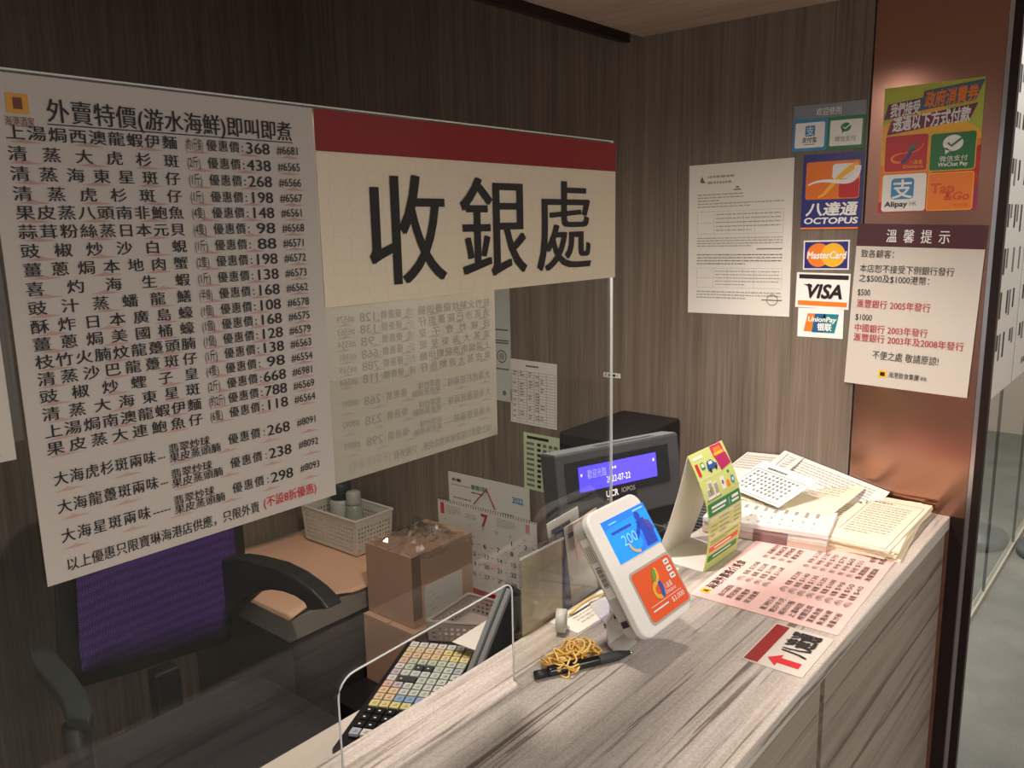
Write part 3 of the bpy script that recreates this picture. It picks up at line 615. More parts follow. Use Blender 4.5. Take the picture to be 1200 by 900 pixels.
place_prints(s, pan, {'printed_graphic': 'panel_picture', 'lettering': 'panel_lettering'})
fy = 0.010; mb = MB()
for k in range(18): x = RW * 0.40 + k * 0.0031; mb.box(x, x + 0.0022, fy - 0.0018, fy + 0.0012, 0.0, 0.0003)
mb.build('lettering', M_INK, t)
sd = MB().box(-0.0004, 0, RH * 0.36, RH * 0.86, -0.027, -0.014).build('side_label', M_PAPER, t)
mb = MB()
for k in range(14): y = RH * 0.45 + k * 0.0019; mb.box(-0.0007, -0.0004, y, y + (0.0012 if k % 3 else 0.0006), -0.0235, -0.0155)
for k in range(4): mb.box(-0.0007, -0.0004, RH * 0.66, RH * 0.80, -0.025 + k * 0.0026, -0.0243 + k * 0.0026)
mb.build('printed_bars', M_INK, sd)
MB().box(-0.0006, 0.0, 0.018, 0.026, -0.026, -0.016).build('port', M_BLACK, t)
# bracket of the reader (parts in the reader's own space are awkward, so they are placed through its inverse)
def rd(mb, name, m, **k): return mb.build(name, m, t, tf=lambda x, y, z: Mi @ Vector((x, y, z)), **k)
pl = [onz(*p, ZC + 0.003) for p in ((690, 706), (738, 688), (768, 716), (760, 732), (730, 746), (703, 724))]
M_BRK = mat('bright_bracket_metal', (220, 217, 210), 0.3, 0.35)
rd(MB().prism([(p.x, p.y) for p in pl], ZC + 0.0005, ZC + 0.003), 'bracket_plate', M_BRK)
kc = onz(716, 728, ZC + 0.003)
rd(MB().prism([(kc.x + 0.006 * math.cos(k * math.pi / 8), kc.y + 0.006 * math.sin(k * math.pi / 8)) for k in range(16)], ZC + 0.003, ZC + 0.0034).box(kc.x - 0.016, kc.x, kc.y - 0.002, kc.y + 0.002, ZC + 0.003, ZC + 0.0034), 'keyhole', M_INK)
bk = P0 + u_ * (RW * 0.4) + v_ * (RH * 0.30) - n_ * 0.030
arm = [Vector((bk.x - 0.01, P0.y + 0.045, ZC + 0.004)), Vector((bk.x - 0.008, P0.y + 0.062, ZC + 0.012)), Vector((bk.x, bk.y + 0.02, ZC + 0.035)), bk]
mb = MB(); vs = []
for q in arm: vs += [(q.x - 0.02, q.y, q.z), (q.x + 0.02, q.y, q.z)]
mb.add(vs, [(2 * k, 2 * k + 1, 2 * k + 3, 2 * k + 2) for k in range(3)]); rd(mb, 'bracket_arm', M_BRK, solid=0.003)
rd(MB().box(bk.x - 0.03, bk.x + 0.03, bk.y - 0.004, bk.y + 0.004, bk.z - 0.02, bk.z + 0.02), 'back_plate', M_BLACK)
cb = [P0 + v_ * (RH * 0.28) - n_ * 0.026 + u_ * 0.004, onz(722, 690, ZC + 0.03), onz(712, 684, ZC + 0.02), onz(722, 700, ZC + 0.006)]
rd(MB().tube(bez(*[tuple(q) for q in cb], 14), 0.0016, 8), 'cable', M_BLACK, smooth=True)
st = [P0 + u_ * 0.012 - n_ * 0.014, onz(752, 740, ZC + 0.02), onz(741, 738, ZC + 0.012), onz(748, 746, ZC + 0.001)]
pts = bez(*[tuple(q) for q in st], 10); vs = []
for q in pts: vs += [(q[0] - 0.006, q[1] + 0.004, q[2]), (q[0] + 0.006, q[1] - 0.004, q[2])]
rd(MB().add(vs, [(2 * k, 2 * k + 1, 2 * k + 3, 2 * k + 2) for k in range(10)]), 'tape_strap', mat('grey_tape', (178, 172, 160), 0.5), solid=0.0006)

# tent card
TW, TH = 0.113, 0.176
def tent_bend(x, y, z):
    q = -y / TH; return (x, -TH * q + 0.004 * math.sin(math.pi * q), z + 0.030 * q + 0.020 * math.sin(math.pi * q) ** 1.0)
tp = onz(806, 535, ZC + TH)
tr = onz(847, 513, ZC + TH)
s = Sheet('tent_card', 'green leaflet folded into a tent, bowed front with pictures, white inside', 'tent card', tp, (tr.x, tp.y, tp.z), (tp.x, tp.y, ZC), mat('lime_leaflet', (196, 206, 120), 0.5), 0.0006, child='front_panel', bend=tent_bend, div=18, w=TW)
s.rect(0.60, 0.0, 0.93, 0.10, mat('cerise_print', (206, 30, 90), 0.45)); s.rect(0.66, 0.02, 0.87, 0.055, C_ORANGE, 2); s.rect(0.63, 0.06, 0.90, 0.085, C_YEL, 2)
s.poly([(0.62, 0.10), (0.95, 0.09), (0.98, 0.19), (0.66, 0.215)], C_MAG, 2)
s.rect(0.06, 0.03, 0.34, 0.055, M_PAPER); s.rect(0.05, 0.085, 0.13, 0.19, C_REDP); s.rect(0.18, 0.09, 0.29, 0.15, C_GREEN, 1, r=0.03); s.rect(0.20, 0.10, 0.27, 0.13, M_PAPER, 2)
s.poly([(0.33, 0.14), (0.37, 0.10), (0.50, 0.095), (0.56, 0.13), (0.61, 0.14), (0.61, 0.17), (0.33, 0.18)], mat('car_blue_print', (36, 82, 150), 0.45)); s.disc(0.39, 0.178, 0.03, M_INK, 2); s.disc(0.55, 0.172, 0.03, M_INK, 2); s.rect(0.40, 0.105, 0.50, 0.13, M_PAPER, 2)
s.rect(0.02, 0.215, 0.64, 0.22, M_PAPER)
for (x, y, w_, h_) in ((0.10, 0.30, 0.1, 0.10), (0.18, 0.25, 0.12, 0.15), (0.32, 0.27, 0.1, 0.13)):
    s.rect(x, y, x + w_, y + h_, M_PAPER)
    for q in range(3): s.rect(x + 0.015 + q * 0.03, y + 0.015, x + 0.03 + q * 0.03, y + h_ - 0.03, M_INKL, 2)
s.rect(0.05, 0.395, 0.46, 0.405, M_INKL); s.rect(0.52, 0.26, 0.64, 0.37, M_PAPER, r=0.02); s.disc(0.58, 0.31, 0.03, M_INKL, 2); s.disc(0.72, 0.34, 0.05, C_ORANGE); s.disc(0.87, 0.325, 0.055, C_BLUE); s.disc(0.87, 0.325, 0.025, M_PAPER, 2); s.rect(0.78, 0.235, 0.84, 0.26, C_GREEN)
s.rect(0.02, 0.425, 0.98, 0.535, C_GREEN, r=0.03); s.rect(0.12, 0.455, 0.55, 0.475, M_WHITEI, 2); s.rect(0.12, 0.49, 0.5, 0.505, M_WHITEI, 2); s.rect(0.72, 0.45, 0.92, 0.475, M_WHITEI, 2); s.rect(0.70, 0.49, 0.92, 0.51, M_WHITEI, 2); s.rect(0.63, 0.45, 0.64, 0.515, M_WHITEI, 2)
s.rect(0.02, 0.545, 0.98, 0.73, mat('pale_cream_print', (218, 214, 170), 0.5)); s.lines(0.30, 0.60, 0.56, 0.72, 4, M_INKF, 0.3); s.lines(0.06, 0.24, 0.60, 0.72, 3, M_INKF, 0.3); s.lines(0.75, 0.95, 0.55, 0.70, 4, M_INKF, 0.3)
s.lines(0.06, 0.9, 0.745, 0.785, 2, mat('dull_green_print', (120, 136, 74), 0.5), 0.4)
s.rect(0.05, 0.80, 0.93, 0.845, mat('coral_print', (226, 84, 72), 0.5), r=0.02); s.rect(0.05, 0.875, 0.93, 0.93, C_GREEN, r=0.02); s.rect(0.2, 0.815, 0.7, 0.828, M_WHITEI, 2); s.rect(0.2, 0.895, 0.75, 0.908, M_WHITEI, 2)
s.done()
N = 12; mb = MB(); vs = []
for k in range(N + 1):
    q = k / N; z = -0.052 * q + 0.004 * math.sin(math.pi * q)
    vs += [(0, -TH * q, z - 0.0008), (TW, -TH * q, z - 0.0008)]
tag(mb.add(vs, [(2 * k, 2 * k + 1, 2 * k + 3, 2 * k + 2) for k in range(N)]).build('back_panel', mat('white_leaflet_inside', (226, 220, 214), 0.6), s.root, solid=0.0006), 'white inside face')
MB().box(0, TW, -TH + 0.0002, -TH + 0.0010, -0.052, 0.029).build('base_flap', mat('white_leaflet_inside'), s.root)

# pink menu and arrow card
s = Sheet('pink_menu', 'pale pink takeaway menu lying flat on the counter', 'menu', (0.988, 0.512, ZC + 0.0011), (1.297, 0.522, ZC + 0.0011), (0.980, 0.307, ZC + 0.0011), mat('pale_pink_paper', (228, 186, 178), 0.7), 0.0009)
s.rect(0.055, 0.035, 0.10, 0.105, C_YEL); s.rect(0.067, 0.055, 0.088, 0.09, mat('brown_logo'), 2)
s.text('海港外賣推介美食', 0.11, 0.035, 0.50, 0.115, M_INK, bold=0.015)
DISH = [('白切雞飯', '$208'), ('貴妃雞飯', '$208'), ('燒味雙拼', '$108'), ('豉油皇雞', '$168'), ('', ''), ('星洲炒米', '$238'), ('乾炒牛河', '$140'), ('揚州炒飯', '$130'), ('上湯時蔬', '$120'), ('椒鹽豆腐', '$108'), ('蒸鮮魚飯', '$98'), ('魚湯米線', '$50'), ('海皇炒飯', '$40')]
for k, (nm, p) in enumerate(DISH):
    y = 0.16 + 0.062 * k; d = 0.045
    if not nm: continue
    s.text(nm, 0.06 if k < 4 else 0.04, y, 0.20, y + d, M_INK); s.text('(例)', 0.27, y, 0.33, y + d, M_INKL); s.text('每隻', 0.35, y, 0.41, y + d, M_INK); s.text(p, 0.42, y + 0.004, 0.53, y + d - 0.006, M_INKL)
    if k < 11: s.text('例', 0.60, y, 0.64, y + d, M_INKL); s.text(nm[::-1] if k < 4 else '半份', 0.66, y, 0.80 if k < 4 else 0.73, y + d, M_INK)
    else: s.text(nm[:2] + '麵飯', 0.60, y, 0.78, y + d, M_INK)
    if k > 4 and k < 11: s.text(['$120', '$130', '$70', '$70', '$60', '$55'][k - 5], 0.74, y + 0.004, 0.84, y + d - 0.006, M_INKL)
    if k >= 11: s.text(['每碗$50', '每碗$40'][k - 11], 0.84, y, 0.96, y + d, M_INK)
s.done()
s = Sheet('arrow_card', 'small white card with a maroon stripe, brush lettering and a red arrow on the counter', 'card', (0.868, 0.379, ZC + 0.0012), (0.980, 0.381, ZC + 0.0012), (0.866, 0.305, ZC + 0.0012), M_LAM, 0.001)
s.rect(0.02, 0.03, 0.97, 0.26, mat('maroon_film'))
s.poly([(0.06, 0.52), (0.19, 0.33), (0.33, 0.52), (0.255, 0.52), (0.255, 0.86), (0.135, 0.86), (0.135, 0.52)], C_REDP)
s.text('八達通', 0.37, 0.38, 0.93, 0.86, M_INK, bold=0.035); s.done()

# stack of cream menu leaflets against the pillar
TC = M_CREAM
rots = [0.10, -0.02, 0.07, 0.02, 0.12, 0.03]
for k in range(6):
    z = ZC + 0.0032 * (k + 1); a_ = rots[k]; c = Vector((1.402 + 0.004 * (k % 2), 0.428 + 0.003 * ((k * 2) % 3), z))
    if k == 5: c = Vector((1.400, 0.430, z)); a_ = 0.0
    u = Vector((math.sin(a_), -math.cos(a_), 0)); v = Vector((math.cos(a_), math.sin(a_), 0)); W_, H_ = 0.212, 0.262
    tl = c - u * W_ / 2 + v * H_ / 2
    s = Sheet('menu_leaflet', ['cream menu leaflet at the bottom of the pile by the copper pillar', 'cream menu leaflet second from the bottom of the pile', 'cream menu leaflet third from the bottom of the pile', 'cream menu leaflet third from the top of the pile', 'cream menu leaflet just under the printed top one', 'cream menu leaflet printed with a fish drawing, topmost of the pile'][k],
              'leaflet', tl, tl + u * W_, tl - v * H_, TC, 0.0031, group='cream menu leaflets', child='paper')
    if k == 5:
        s.rect(0.03, 0.10, 0.97, 0.104, M_INKL); s.rect(0.03, 0.97, 0.97, 0.974, M_INKL); s.rect(0.03, 0.10, 0.034, 0.974, M_INKL); s.rect(0.966, 0.10, 0.97, 0.974, M_INKL)
        for x in (0.14, 0.56): s.rect(x, 0.10, x + 0.004, 0.80, M_INKL)
        s.lines(0.05, 0.95, 0.03, 0.08, 1, M_INKL, 0.5)
        s.poly([(0.18, 0.13), (0.25, 0.115), (0.31, 0.16), (0.42, 0.15), (0.50, 0.18), (0.53, 0.25), (0.47, 0.215), (0.38, 0.23), (0.29, 0.215)], M_INKL); s.stroke([(0.18, 0.13), (0.16, 0.17), (0.21, 0.21)], 0.012, M_INKL); s.stroke([(0.50, 0.18), (0.54, 0.16), (0.55, 0.22)], 0.012, M_INKL)
        s.lines(0.17, 0.53, 0.30, 0.78, 11, M_INKF, 0.25, fill=0.9); s.lines(0.59, 0.94, 0.18, 0.80, 13, M_INKF, 0.25, fill=0.9); s.lines(0.59, 0.80, 0.12, 0.155, 1, M_INKL, 0.6); s.lines(0.20, 0.40, 0.25, 0.285, 1, M_INK, 0.6); s.lines(0.04, 0.12, 0.15, 0.78, 13, M_INKF, 0.25)
    s.done()

# pads of order chits
pc = Vector((1.292, 0.520, 0)); pa = 0.16
def pad(k, z0, th, m, label, dx=0, dy=0, w=0.20, d=0.115, cover=None):
    t = thing('chit_pad', label, 'pad', (pc.x + dx, pc.y + dy, z0), pa + 0.02 * k, 'pads of order chits')
    MB().box(-d / 2, d / 2, -w / 2, w / 2, 0, th).build('pages', m, t)
    if cover: MB().box(-d / 2 - 0.0006, d / 2, -w / 2 + 0.06, -w / 2 + 0.115, 0.0004, th + 0.0004).build('binding_strip', cover, t)
    return t
def paged(name, a, b):
    m = mat(name, None, 0.7); n, l, bb = nodes(m); f1 = mapped_noise(m, (2, 2, 1400), 2); r = ramp(m, f1.outputs[0], [(0.35, a), (0.65, b)]); l.new(r.outputs[0], bb.inputs['Base Color']); return m
M_PG1 = paged('brown_page_edges', (176, 150, 134), (214, 196, 180)); M_PG2 = paged('white_page_edges', (206, 198, 194), (236, 230, 224))
pad(0, ZC + 0.0012, 0.011, M_PG1, 'thick brown edged pad at the bottom of the pads behind the tent card', cover=mat('plum_binding', (128, 96, 96), 0.6))
pad(1, ZC + 0.0124, 0.009, M_PG2, 'pale pad in the middle of the pads behind the tent card', 0.004, 0.002, cover=mat('mauve_binding', (168, 138, 136), 0.6))
pad(2, ZC + 0.0216, 0.007, M_PG2, 'white pad on top of the two other pads behind the tent card', 0.0, 0.001)
z = ZC + 0.0292; ca, sa = math.cos(pa + 0.05), math.sin(pa + 0.05)
def padpt(x, y): return Vector((pc.x + x * ca - y * sa, pc.y + x * sa + y * ca, z))
s = Sheet('order_chit', 'white order chit with columns of faint writing lying on the topmost pad', 'chit', padpt(0.056, 0.098), padpt(0.056, -0.09), padpt(-0.056, 0.098), M_PAPER, 0.0006)
s.poly([(0.03, 0.2), (0.08, 0.45), (0.03, 0.7), (0.0, 0.45)], mat('rose_stamp', (206, 130, 140), 0.6))
for k in range(9):
    x = 0.17 + 0.09 * k; s.rect(x, 0.18, x + 0.03, 0.34 + 0.1 * random.random(), M_INKF); s.rect(x + 0.005, 0.6, x + 0.02, 0.68, M_INKF); s.rect(x, 0.85, x + 0.03, 0.88, M_INKF)
s.rect(0.09, 0.2, 0.13, 0.5, M_INKL); s.done()

# loose sheets leaning on the wall behind the leaflets
lean = [('leaning_sheet', 'white sheet leaning on the wall, its top edge sloping down to the copper pillar', (1.5475, 0.600, 1.155), (1.5475, 0.40, 1.108), (1.40, 0.575, 1.122), mat('cool_white_paper', (222, 222, 216), 0.7)),
        ('leaning_sheet', 'white sheet leaning on the wall, leftmost behind the tent card', (1.544, 0.676, 1.140), (1.544, 0.560, 1.148), (1.36, 0.650, 1.122), M_PAPER),
        ('leaning_sheet', 'cream sheet lying flat behind the pads under the handwritten slip', (1.525, 0.655, 1.1200), (1.520, 0.435, 1.1165), (1.335, 0.638, 1.1150), M_CREAM)]
for k, (nm, lb, tl, tr_, bl, m) in enumerate(lean):
    s = Sheet(nm, lb, 'sheet', tl, tr_, bl, m, 0.0006, group='sheets leaning on the wall')
    s.lines(0.08, 0.9, 0.08, 0.5, 6, M_INKF, 0.25); s.rect(0.05, 0.05, 0.06, 0.95, M_INKF); s.done()
s = Sheet('handwritten_slip', 'white slip of framed black handwriting on top of the leaning sheets', 'slip', onz(895, 540, 1.157), onz(959, 563, 1.150), onz(874, 579, 1.124), mat('cool_white_paper'), 0.0006)
s.stroke([(0.06, 0.24), (0.94, 0.24), (0.94, 0.95), (0.06, 0.95), (0.06, 0.24)], 0.008, M_INKL)
s.lines(0.2, 0.8, 0.10, 0.2, 1, M_INKL, 0.5)
for r in range(6):
    for c in range(11):
        if random.random() < 0.9:
            x, y = 0.11 + 0.072 * c, 0.29 + 0.10 * r; s.stroke([(x, y + 0.02), (x + 0.04, y), (x + 0.02, y + 0.06)], 0.010, M_INK); s.stroke([(x + 0.01, y + 0.04), (x + 0.045, y + 0.045)], 0.010, M_INK)
s.done()

# pen
A_, B_ = onz(626, 792, ZC + 0.006), onz(742, 764, ZC + 0.006); L = (B_ - A_).length
t = thing('pen', 'black ball pen lying in front of the rubber bands on the counter', 'pen', (A_.x, A_.y, ZC + 0.0062), math.atan2((B_ - A_).y, (B_ - A_).x))
RT = lambda x, y, z: (z, y, x)
MB().lathe([(0.0045, 0.016), (0.0058, 0.02), (0.006, L * 0.62), (0.0056, L * 0.8)], seg=16).build('barrel', M_BLACKG, t, True, tf=RT)
MB().lathe([(0.0057, L * 0.62), (0.0062, L * 0.66), (0.0060, L * 0.84), (0.0025, L * 0.965)], seg=16).build('grip', mat('grey_rubber_grip', (44, 46, 48), 0.6), t, True, tf=RT)
MB().lathe([(0.0022, L * 0.962), (0.0008, L)], seg=10).build('tip', M_STEEL, t, True, tf=RT)
MB().lathe([(0.0, 0.0), (0.0052, 0.001), (0.0052, 0.016)], seg=14).build('push_button', M_BLACK, t, True, tf=RT)
MB().box(0.018, 0.062, -0.002, 0.002, 0.0058, 0.0074).build('clip', M_BLACKG, t, bevel=0.0005)

# heap of rubber bands
def rubber(name, rgb):
    m = mat(name, rgb, 0.35); b = m.node_tree.nodes['Principled BSDF']; b.inputs['Subsurface Weight'].default_value = 0.3; b.inputs['Subsurface Radius'].default_value = (0.004, 0.002, 0.001); b.inputs['Subsurface Scale'].default_value = 0.5; return m
RUB = [rubber('amber_rubber', (214, 170, 84)), rubber('straw_rubber', (228, 194, 116)), rubber('honey_rubber', (204, 156, 66))]
hc = onz(664, 764, ZC + 0.012)
rnd = random.Random(11)
for k in range(44):
    a0, tilt, ph = rnd.uniform(0, 6.28), rnd.uniform(-0.5, 0.5), rnd.uniform(0, 6.28)
    rr_ = math.sqrt(rnd.random()); th = rnd.uniform(0, 6.28)
    cx = hc.x + 0.036 * rr_ * math.cos(th); cy = hc.y - 0.004 + 0.013 * rr_ * math.sin(th); lay = (1 - rr_ * 0.8) * rnd.uniform(0.1, 1.0)
    R1, R2 = rnd.uniform(0.011, 0.018), rnd.uniform(0.007, 0.012); pts = []
    for j in range(26):
        q = j * 2 * math.pi / 26; x = R1 * math.cos(q) * (1 + 0.25 * math.sin(3 * q + ph)); y = R2 * math.sin(q) * (1 + 0.3 * math.cos(2 * q + ph))
        X = x * math.cos(a0) - y * math.sin(a0); Y = x * math.sin(a0) + y * math.cos(a0)
        zz = 0.0014 + 0.023 * lay + X * tilt * 0.8 + 0.003 * math.sin(2 * q + ph)
        wy = cy + Y
        if wy > 0.560: wy = 0.560 - (wy - 0.560) * 0.3
        pts.append((cx + X - hc.x, wy - hc.y, max(0.0012, zz)))
    tag(MB().tube(pts, 0.0013, 6, 0, True).build('rubber_band', RUB[k % 3], None, True, loc=(hc.x, hc.y, ZC)), 'amber rubber band tangled in the heap beside the black pen', 'rubber band', 'rubber bands in the heap')

# roll of clear tape, loose white papers
rc = onz(662, 742, ZC)
t = thing('tape_roll', 'small roll of clear tape standing behind the rubber bands', 'tape', (rc.x, max(rc.y, 0.590), ZC + 0.0155), 0.5)
def ring(ro, ri, w2, m, name):
    prof = [(ri, -w2), (ro, -w2), (ro, w2), (ri, w2), (ri, -w2)]
    mb = MB().lathe(prof, seg=28); mb.f = mb.f[:4 * 28]; mb.m = mb.m[:4 * 28]; return mb.build(name, m, t, True, tf=lambda x, y, z: (x, z, y))
ring(0.0155, 0.0115, 0.006, mat('hazy_tape', (196, 194, 184), 0.2), 'tape'); ring(0.0115, 0.0102, 0.006, mat('pale_core', (214, 206, 190), 0.5), 'core')
s = Sheet('loose_paper', 'white paper with faint print lying behind the screen at the foot of the card reader', 'sheet', (0.80, 0.6195, ZC + 0.0008), (1.06, 0.615, ZC + 0.0008), (0.79, 0.5705, ZC + 0.0008), M_PAPER, 0.0007)
s.lines(0.1, 0.9, 0.2, 0.8, 4, M_INKF, 0.3); s.done()
y0 = onz(668, 720, ZC + 0.004); y1 = onz(705, 690, ZC + 0.012)
tag(MB().tube(bez(tuple(y0), (y0.x + 0.03, y0.y, ZC + 0.012), (y1.x - 0.02, y1.y, ZC + 0.010), (y1.x + 0.01, y1.y - 0.004, ZC + 0.0025), 12), 0.0022, 6).build('rubber_strap', RUB[1], None, True), 'yellow rubber strap stretched beside the reader bracket', 'strap')

# holders hooked on the counter's back edge
t = thing('card_holder', 'clear sleeve with a blank beige card on the back edge of the counter', 'card holder', (0, 0, 0))
c0, c1 = ony(609, 652, 0.6255), ony(656, 628, 0.6255)
MB().box(c0.x, c1.x, 0.6228, 0.6238, 1.03, c0.z - 0.004).build('beige_card', mat('beige_card', (196, 178, 146), 0.6), t)
MB().box(c0.x - 0.003, c1.x + 0.003, 0.6223, 0.6227, 1.025, c0.z + 0.006).build('front_sleeve', M_FILM, t)
MB().box(c0.x - 0.003, c1.x + 0.003, 0.6242, 0.6252, 1.025, c0.z + 0.006).build('back_sleeve', M_FILM, t)
MB().box(c0.x - 0.004, c1.x + 0.004, 0.6216, 0.6223, c0.z - 0.004, c0.z - 0.001).build('rim', M_EDGE, t)
t = thing('card_box', 'clear open box of name cards behind the left edge of the card reader', 'card box', (0, 0, 0))
x0, x1 = c1.x + 0.008, c1.x + 0.10
for b_ in ((x0, x1, 0.6225, 0.624, 1.02, 1.165), (x0, x1, 0.668, 0.6695, 1.02, 1.20), (x0, x0 + 0.0015, 0.624, 0.668, 1.02, 1.18), (x1 - 0.0015, x1, 0.624, 0.668, 1.02, 1.18)): box('wall_panel', b_, M_FILM, t)
box('bottom_panel', (x0, x1, 0.6225, 0.6695, 1.0185, 1.02), M_FILM, t)
cols = [((226, 222, 214), 'white name card standing in the clear box, nearest the hatch'), ((60, 74, 120), 'dark blue name card standing in the clear box'), ((206, 200, 190), 'grey white name card standing in the clear box, at the back'), ((232, 206, 196), 'pinkish card leaning at the front of the clear box')]
for k, (c, lb) in enumerate(cols):
    s = Sheet('name_card', lb, 'card', (x0 + 0.008 + 0.008 * k, 0.660 - 0.009 * k, 1.196 - 0.006 * ((k * 2) % 3)), (x0 + 0.075 + 0.004 * k, 0.655 - 0.008 * k, 1.204 - 0.008 * ((k * 2) % 3)), (x0 + 0.006 + 0.008 * k, 0.652 - 0.008 * k, 1.03), mat('name_card_%s' % 'abcd'[k], c, 0.5), 0.0008, group='cards in the clear box', child='card', h=0.12 if k != 3 else 0.055)
    s.rect(0.1, 0.1, 0.7, 0.16, M_INKL); s.done()

# ================================================================== TILL BEHIND THE SCREEN
TLd = Vector((0.981, 0.743, 1.250)); ud = Vector((0.262, -0.090, 0)); vd = Vector((0.05, 0.14, 1.0))
M = frame(TLd, ud, vd); Mi = M.inverted(); nd = Vector((M[0][2], M[1][2], M[2][2]))
t = thing('customer_display', 'dark grey customer display with a lit violet panel behind the card reader', 'display', M=M)
DW, DH = 0.254, 0.122
MB().box(0, DW, -DH, 0, -0.045, 0).build('housing', mat('charcoal_plastic', (58, 58, 60), 0.4), t, bevel=0.004)
mb = MB()
for k in range(34): mb.box(0.09 + 0.0036 * k, 0.0918 + 0.0036 * k, -0.0005, 0.0006, -0.022, -0.010)
mb.build('vent', M_BLACK, t)
MB().box(0.002, DW - 0.002, -0.004, 0.0004, -0.040, -0.004).build('top_cap', M_MGREY, t)
def dl(px, py): q = Mi @ hit(px, py, TLd, nd); return (q.x, q.y)
q = [dl(*p) for p in ((677, 549), (767, 529), (770, 558), (679, 577))]; a = axis_rect(q)
MB().box(a[0] - 0.025, a[1] + 0.028, a[2] - 0.014, a[3] + 0.010, 0, 0.0012).build('bezel', M_BLACKG, t, bevel=0.0005)
scr = MB().box(a[0], a[1], a[2], a[3], 0.0012, 0.0018).build('screen', mat('violet_lit_screen', (78, 66, 250), 0.25, 0, 0, 0.32), t)
s = on_face('p', a, 0.0018, None); M_LIT = mat('white_lit', (206, 214, 255), 0.3, 0, 0, 0.32); M_LIT2 = mat('lilac_lit', (150, 150, 252), 0.3, 0, 0, 0.3)
s.text('歡迎光臨', 0.10, 0.16, 0.34, 0.52, M_LIT2); s.text('2022-07-22', 0.33, 0.56, 0.64, 0.82, M_LIT)
for x in (0.42, 0.455): s.disc(x, 0.26, 0.013, M_LIT)
s.rect(0.95, 0.22, 0.97, 0.34, M_LIT); s.rect(0.02, 0.28, 0.04, 0.38, M_LIT); place_prints(s, scr, {'printed_graphic': 'lit_dots', 'lettering': 'lit_lettering'})
q = [dl(*p) for p in ((707, 574), (745, 566), (746, 580), (708, 588))]; a = axis_rect(q)
lb = MB().box(a[0], a[1], a[2], a[3], 0, 0.0016).build('badge', M_BLACKG, t)
s = on_face('p', a, 0.0016, None); s.text('UCR', 0.05, 0.1, 0.42, 0.62, M_WHITEI, bold=0.03); s.text('IOPOS', 0.52, 0.1, 0.95, 0.5, M_INKF); s.rect(0.08, 0.75, 0.12, 0.9, M_INKF); place_prints(s, lb, {'lettering': 'badge_lettering', 'printed_graphic': 'badge_mark'})
cm = M @ Vector((DW / 2, -DH, -0.03))
MB().box(cm.x - 0.02, cm.x + 0.02, cm.y - 0.012, cm.y + 0.012, 1.0705, cm.z + 0.02).build('stem', M_BLACK, t, tf=lambda x, y, z: Mi @ Vector((x, y, z)))

t = thing('till_terminal', 'grey sloped till terminal on the desk below the customer display', 'till', (0, 0, 0))
MB().prism([(1.03, 0.785), (1.24, 0.785), (1.24, 1.07), (1.20, 1.07), (1.05, 0.99), (1.03, 0.96)], 0.685, 0.86, 0, lambda x, z, y: (x, y, z)).build('body', mat('till_grey', (116, 120, 120), 0.4), t, bevel=0.004)
box('base', (1.02, 1.25, 0.68, 0.87, 0.7702, 0.785), M_BLACK, t)
t = thing('receipt_printer', 'black receipt printer against the wall behind the customer display', 'printer', (0, 0, 0))
box('body', (1.30, 1.545, 0.83, 0.975, 0.772, 1.19), M_BLACK, t, 0.006)
mb = MB()
for k in range(9): mb.box(1.299, 1.3005, 0.835, 0.97, 1.03 + 0.016 * k, 1.037 + 0.016 * k)
mb.build('side_slats', M_BLACKG, t)
lid = box('front_lid', (1.27, 1.52, 0.66, 0.8295, 0.90, 1.04), M_BLACK, t, 0.008)
mb = MB()
for k in range(14): mb.box(1.29 + 0.016 * k, 1.297 + 0.016 * k, 0.665, 0.735, 1.0385, 1.0412)
mb.build('vent', M_MGREY, lid)

# keyboard
ka = math.radians(27); kx = Vector((math.cos(ka), math.sin(ka), 0)); ky = Vector((-math.sin(ka), math.cos(ka), 0))
KA = onz(486, 754, 0.797)
t = thing('till_keyboard', 'black programmable till keyboard with coloured paper key tops seen through the hatch', 'keyboard', (KA.x, KA.y, 0.7702), ka)
PX, PY = 0.0207, 0.0190
MB().prism(rrect(-16 * PX + 0.0, 0.024, -7 * PY - 0.022, 0.024, 0.006), 0, 0.016).build('case', M_BLACK, t, bevel=0.002)
MB().prism(rrect(-16.6 * PX - 0.02, -15.7 * PX, -7 * PY - 0.022, 0.018, 0.012), 0.0, 0.010).build('palm_rest', M_DGREY, t, bevel=0.002)
MB().box(-11 * PX, 0.01, -7 * PY - 0.016, -7 * PY - 0.006, 0.016, 0.022).build('card_slot', M_BLACKG, t)
KC = {'w': (206, 204, 194), 'y': (214, 204, 140), 'o': (216, 190, 154), 'p': (212, 178, 152), 'g': (186, 194, 176), 'm': (194, 200, 188), 'l': (190, 178, 182), 'b': (140, 166, 194), 'k': (30, 30, 32), 'd': (66, 66, 66), 's': (170, 176, 184), 'c': (212, 198, 152)}
GRID = ['wwwwwww', 'coooyyy', 'oooocyc', 'pgggggg', 'wgddgms', 'lmmmmmm', 'wDDmmmw', 'plmmmww', 'oommmww', 'oobbbmm', 'yyyyyww', 'kkkkkkk', 'kkkkkkk', 'kkkkkkk', 'swwwwww', 'YYsswww']
KEYM = {}
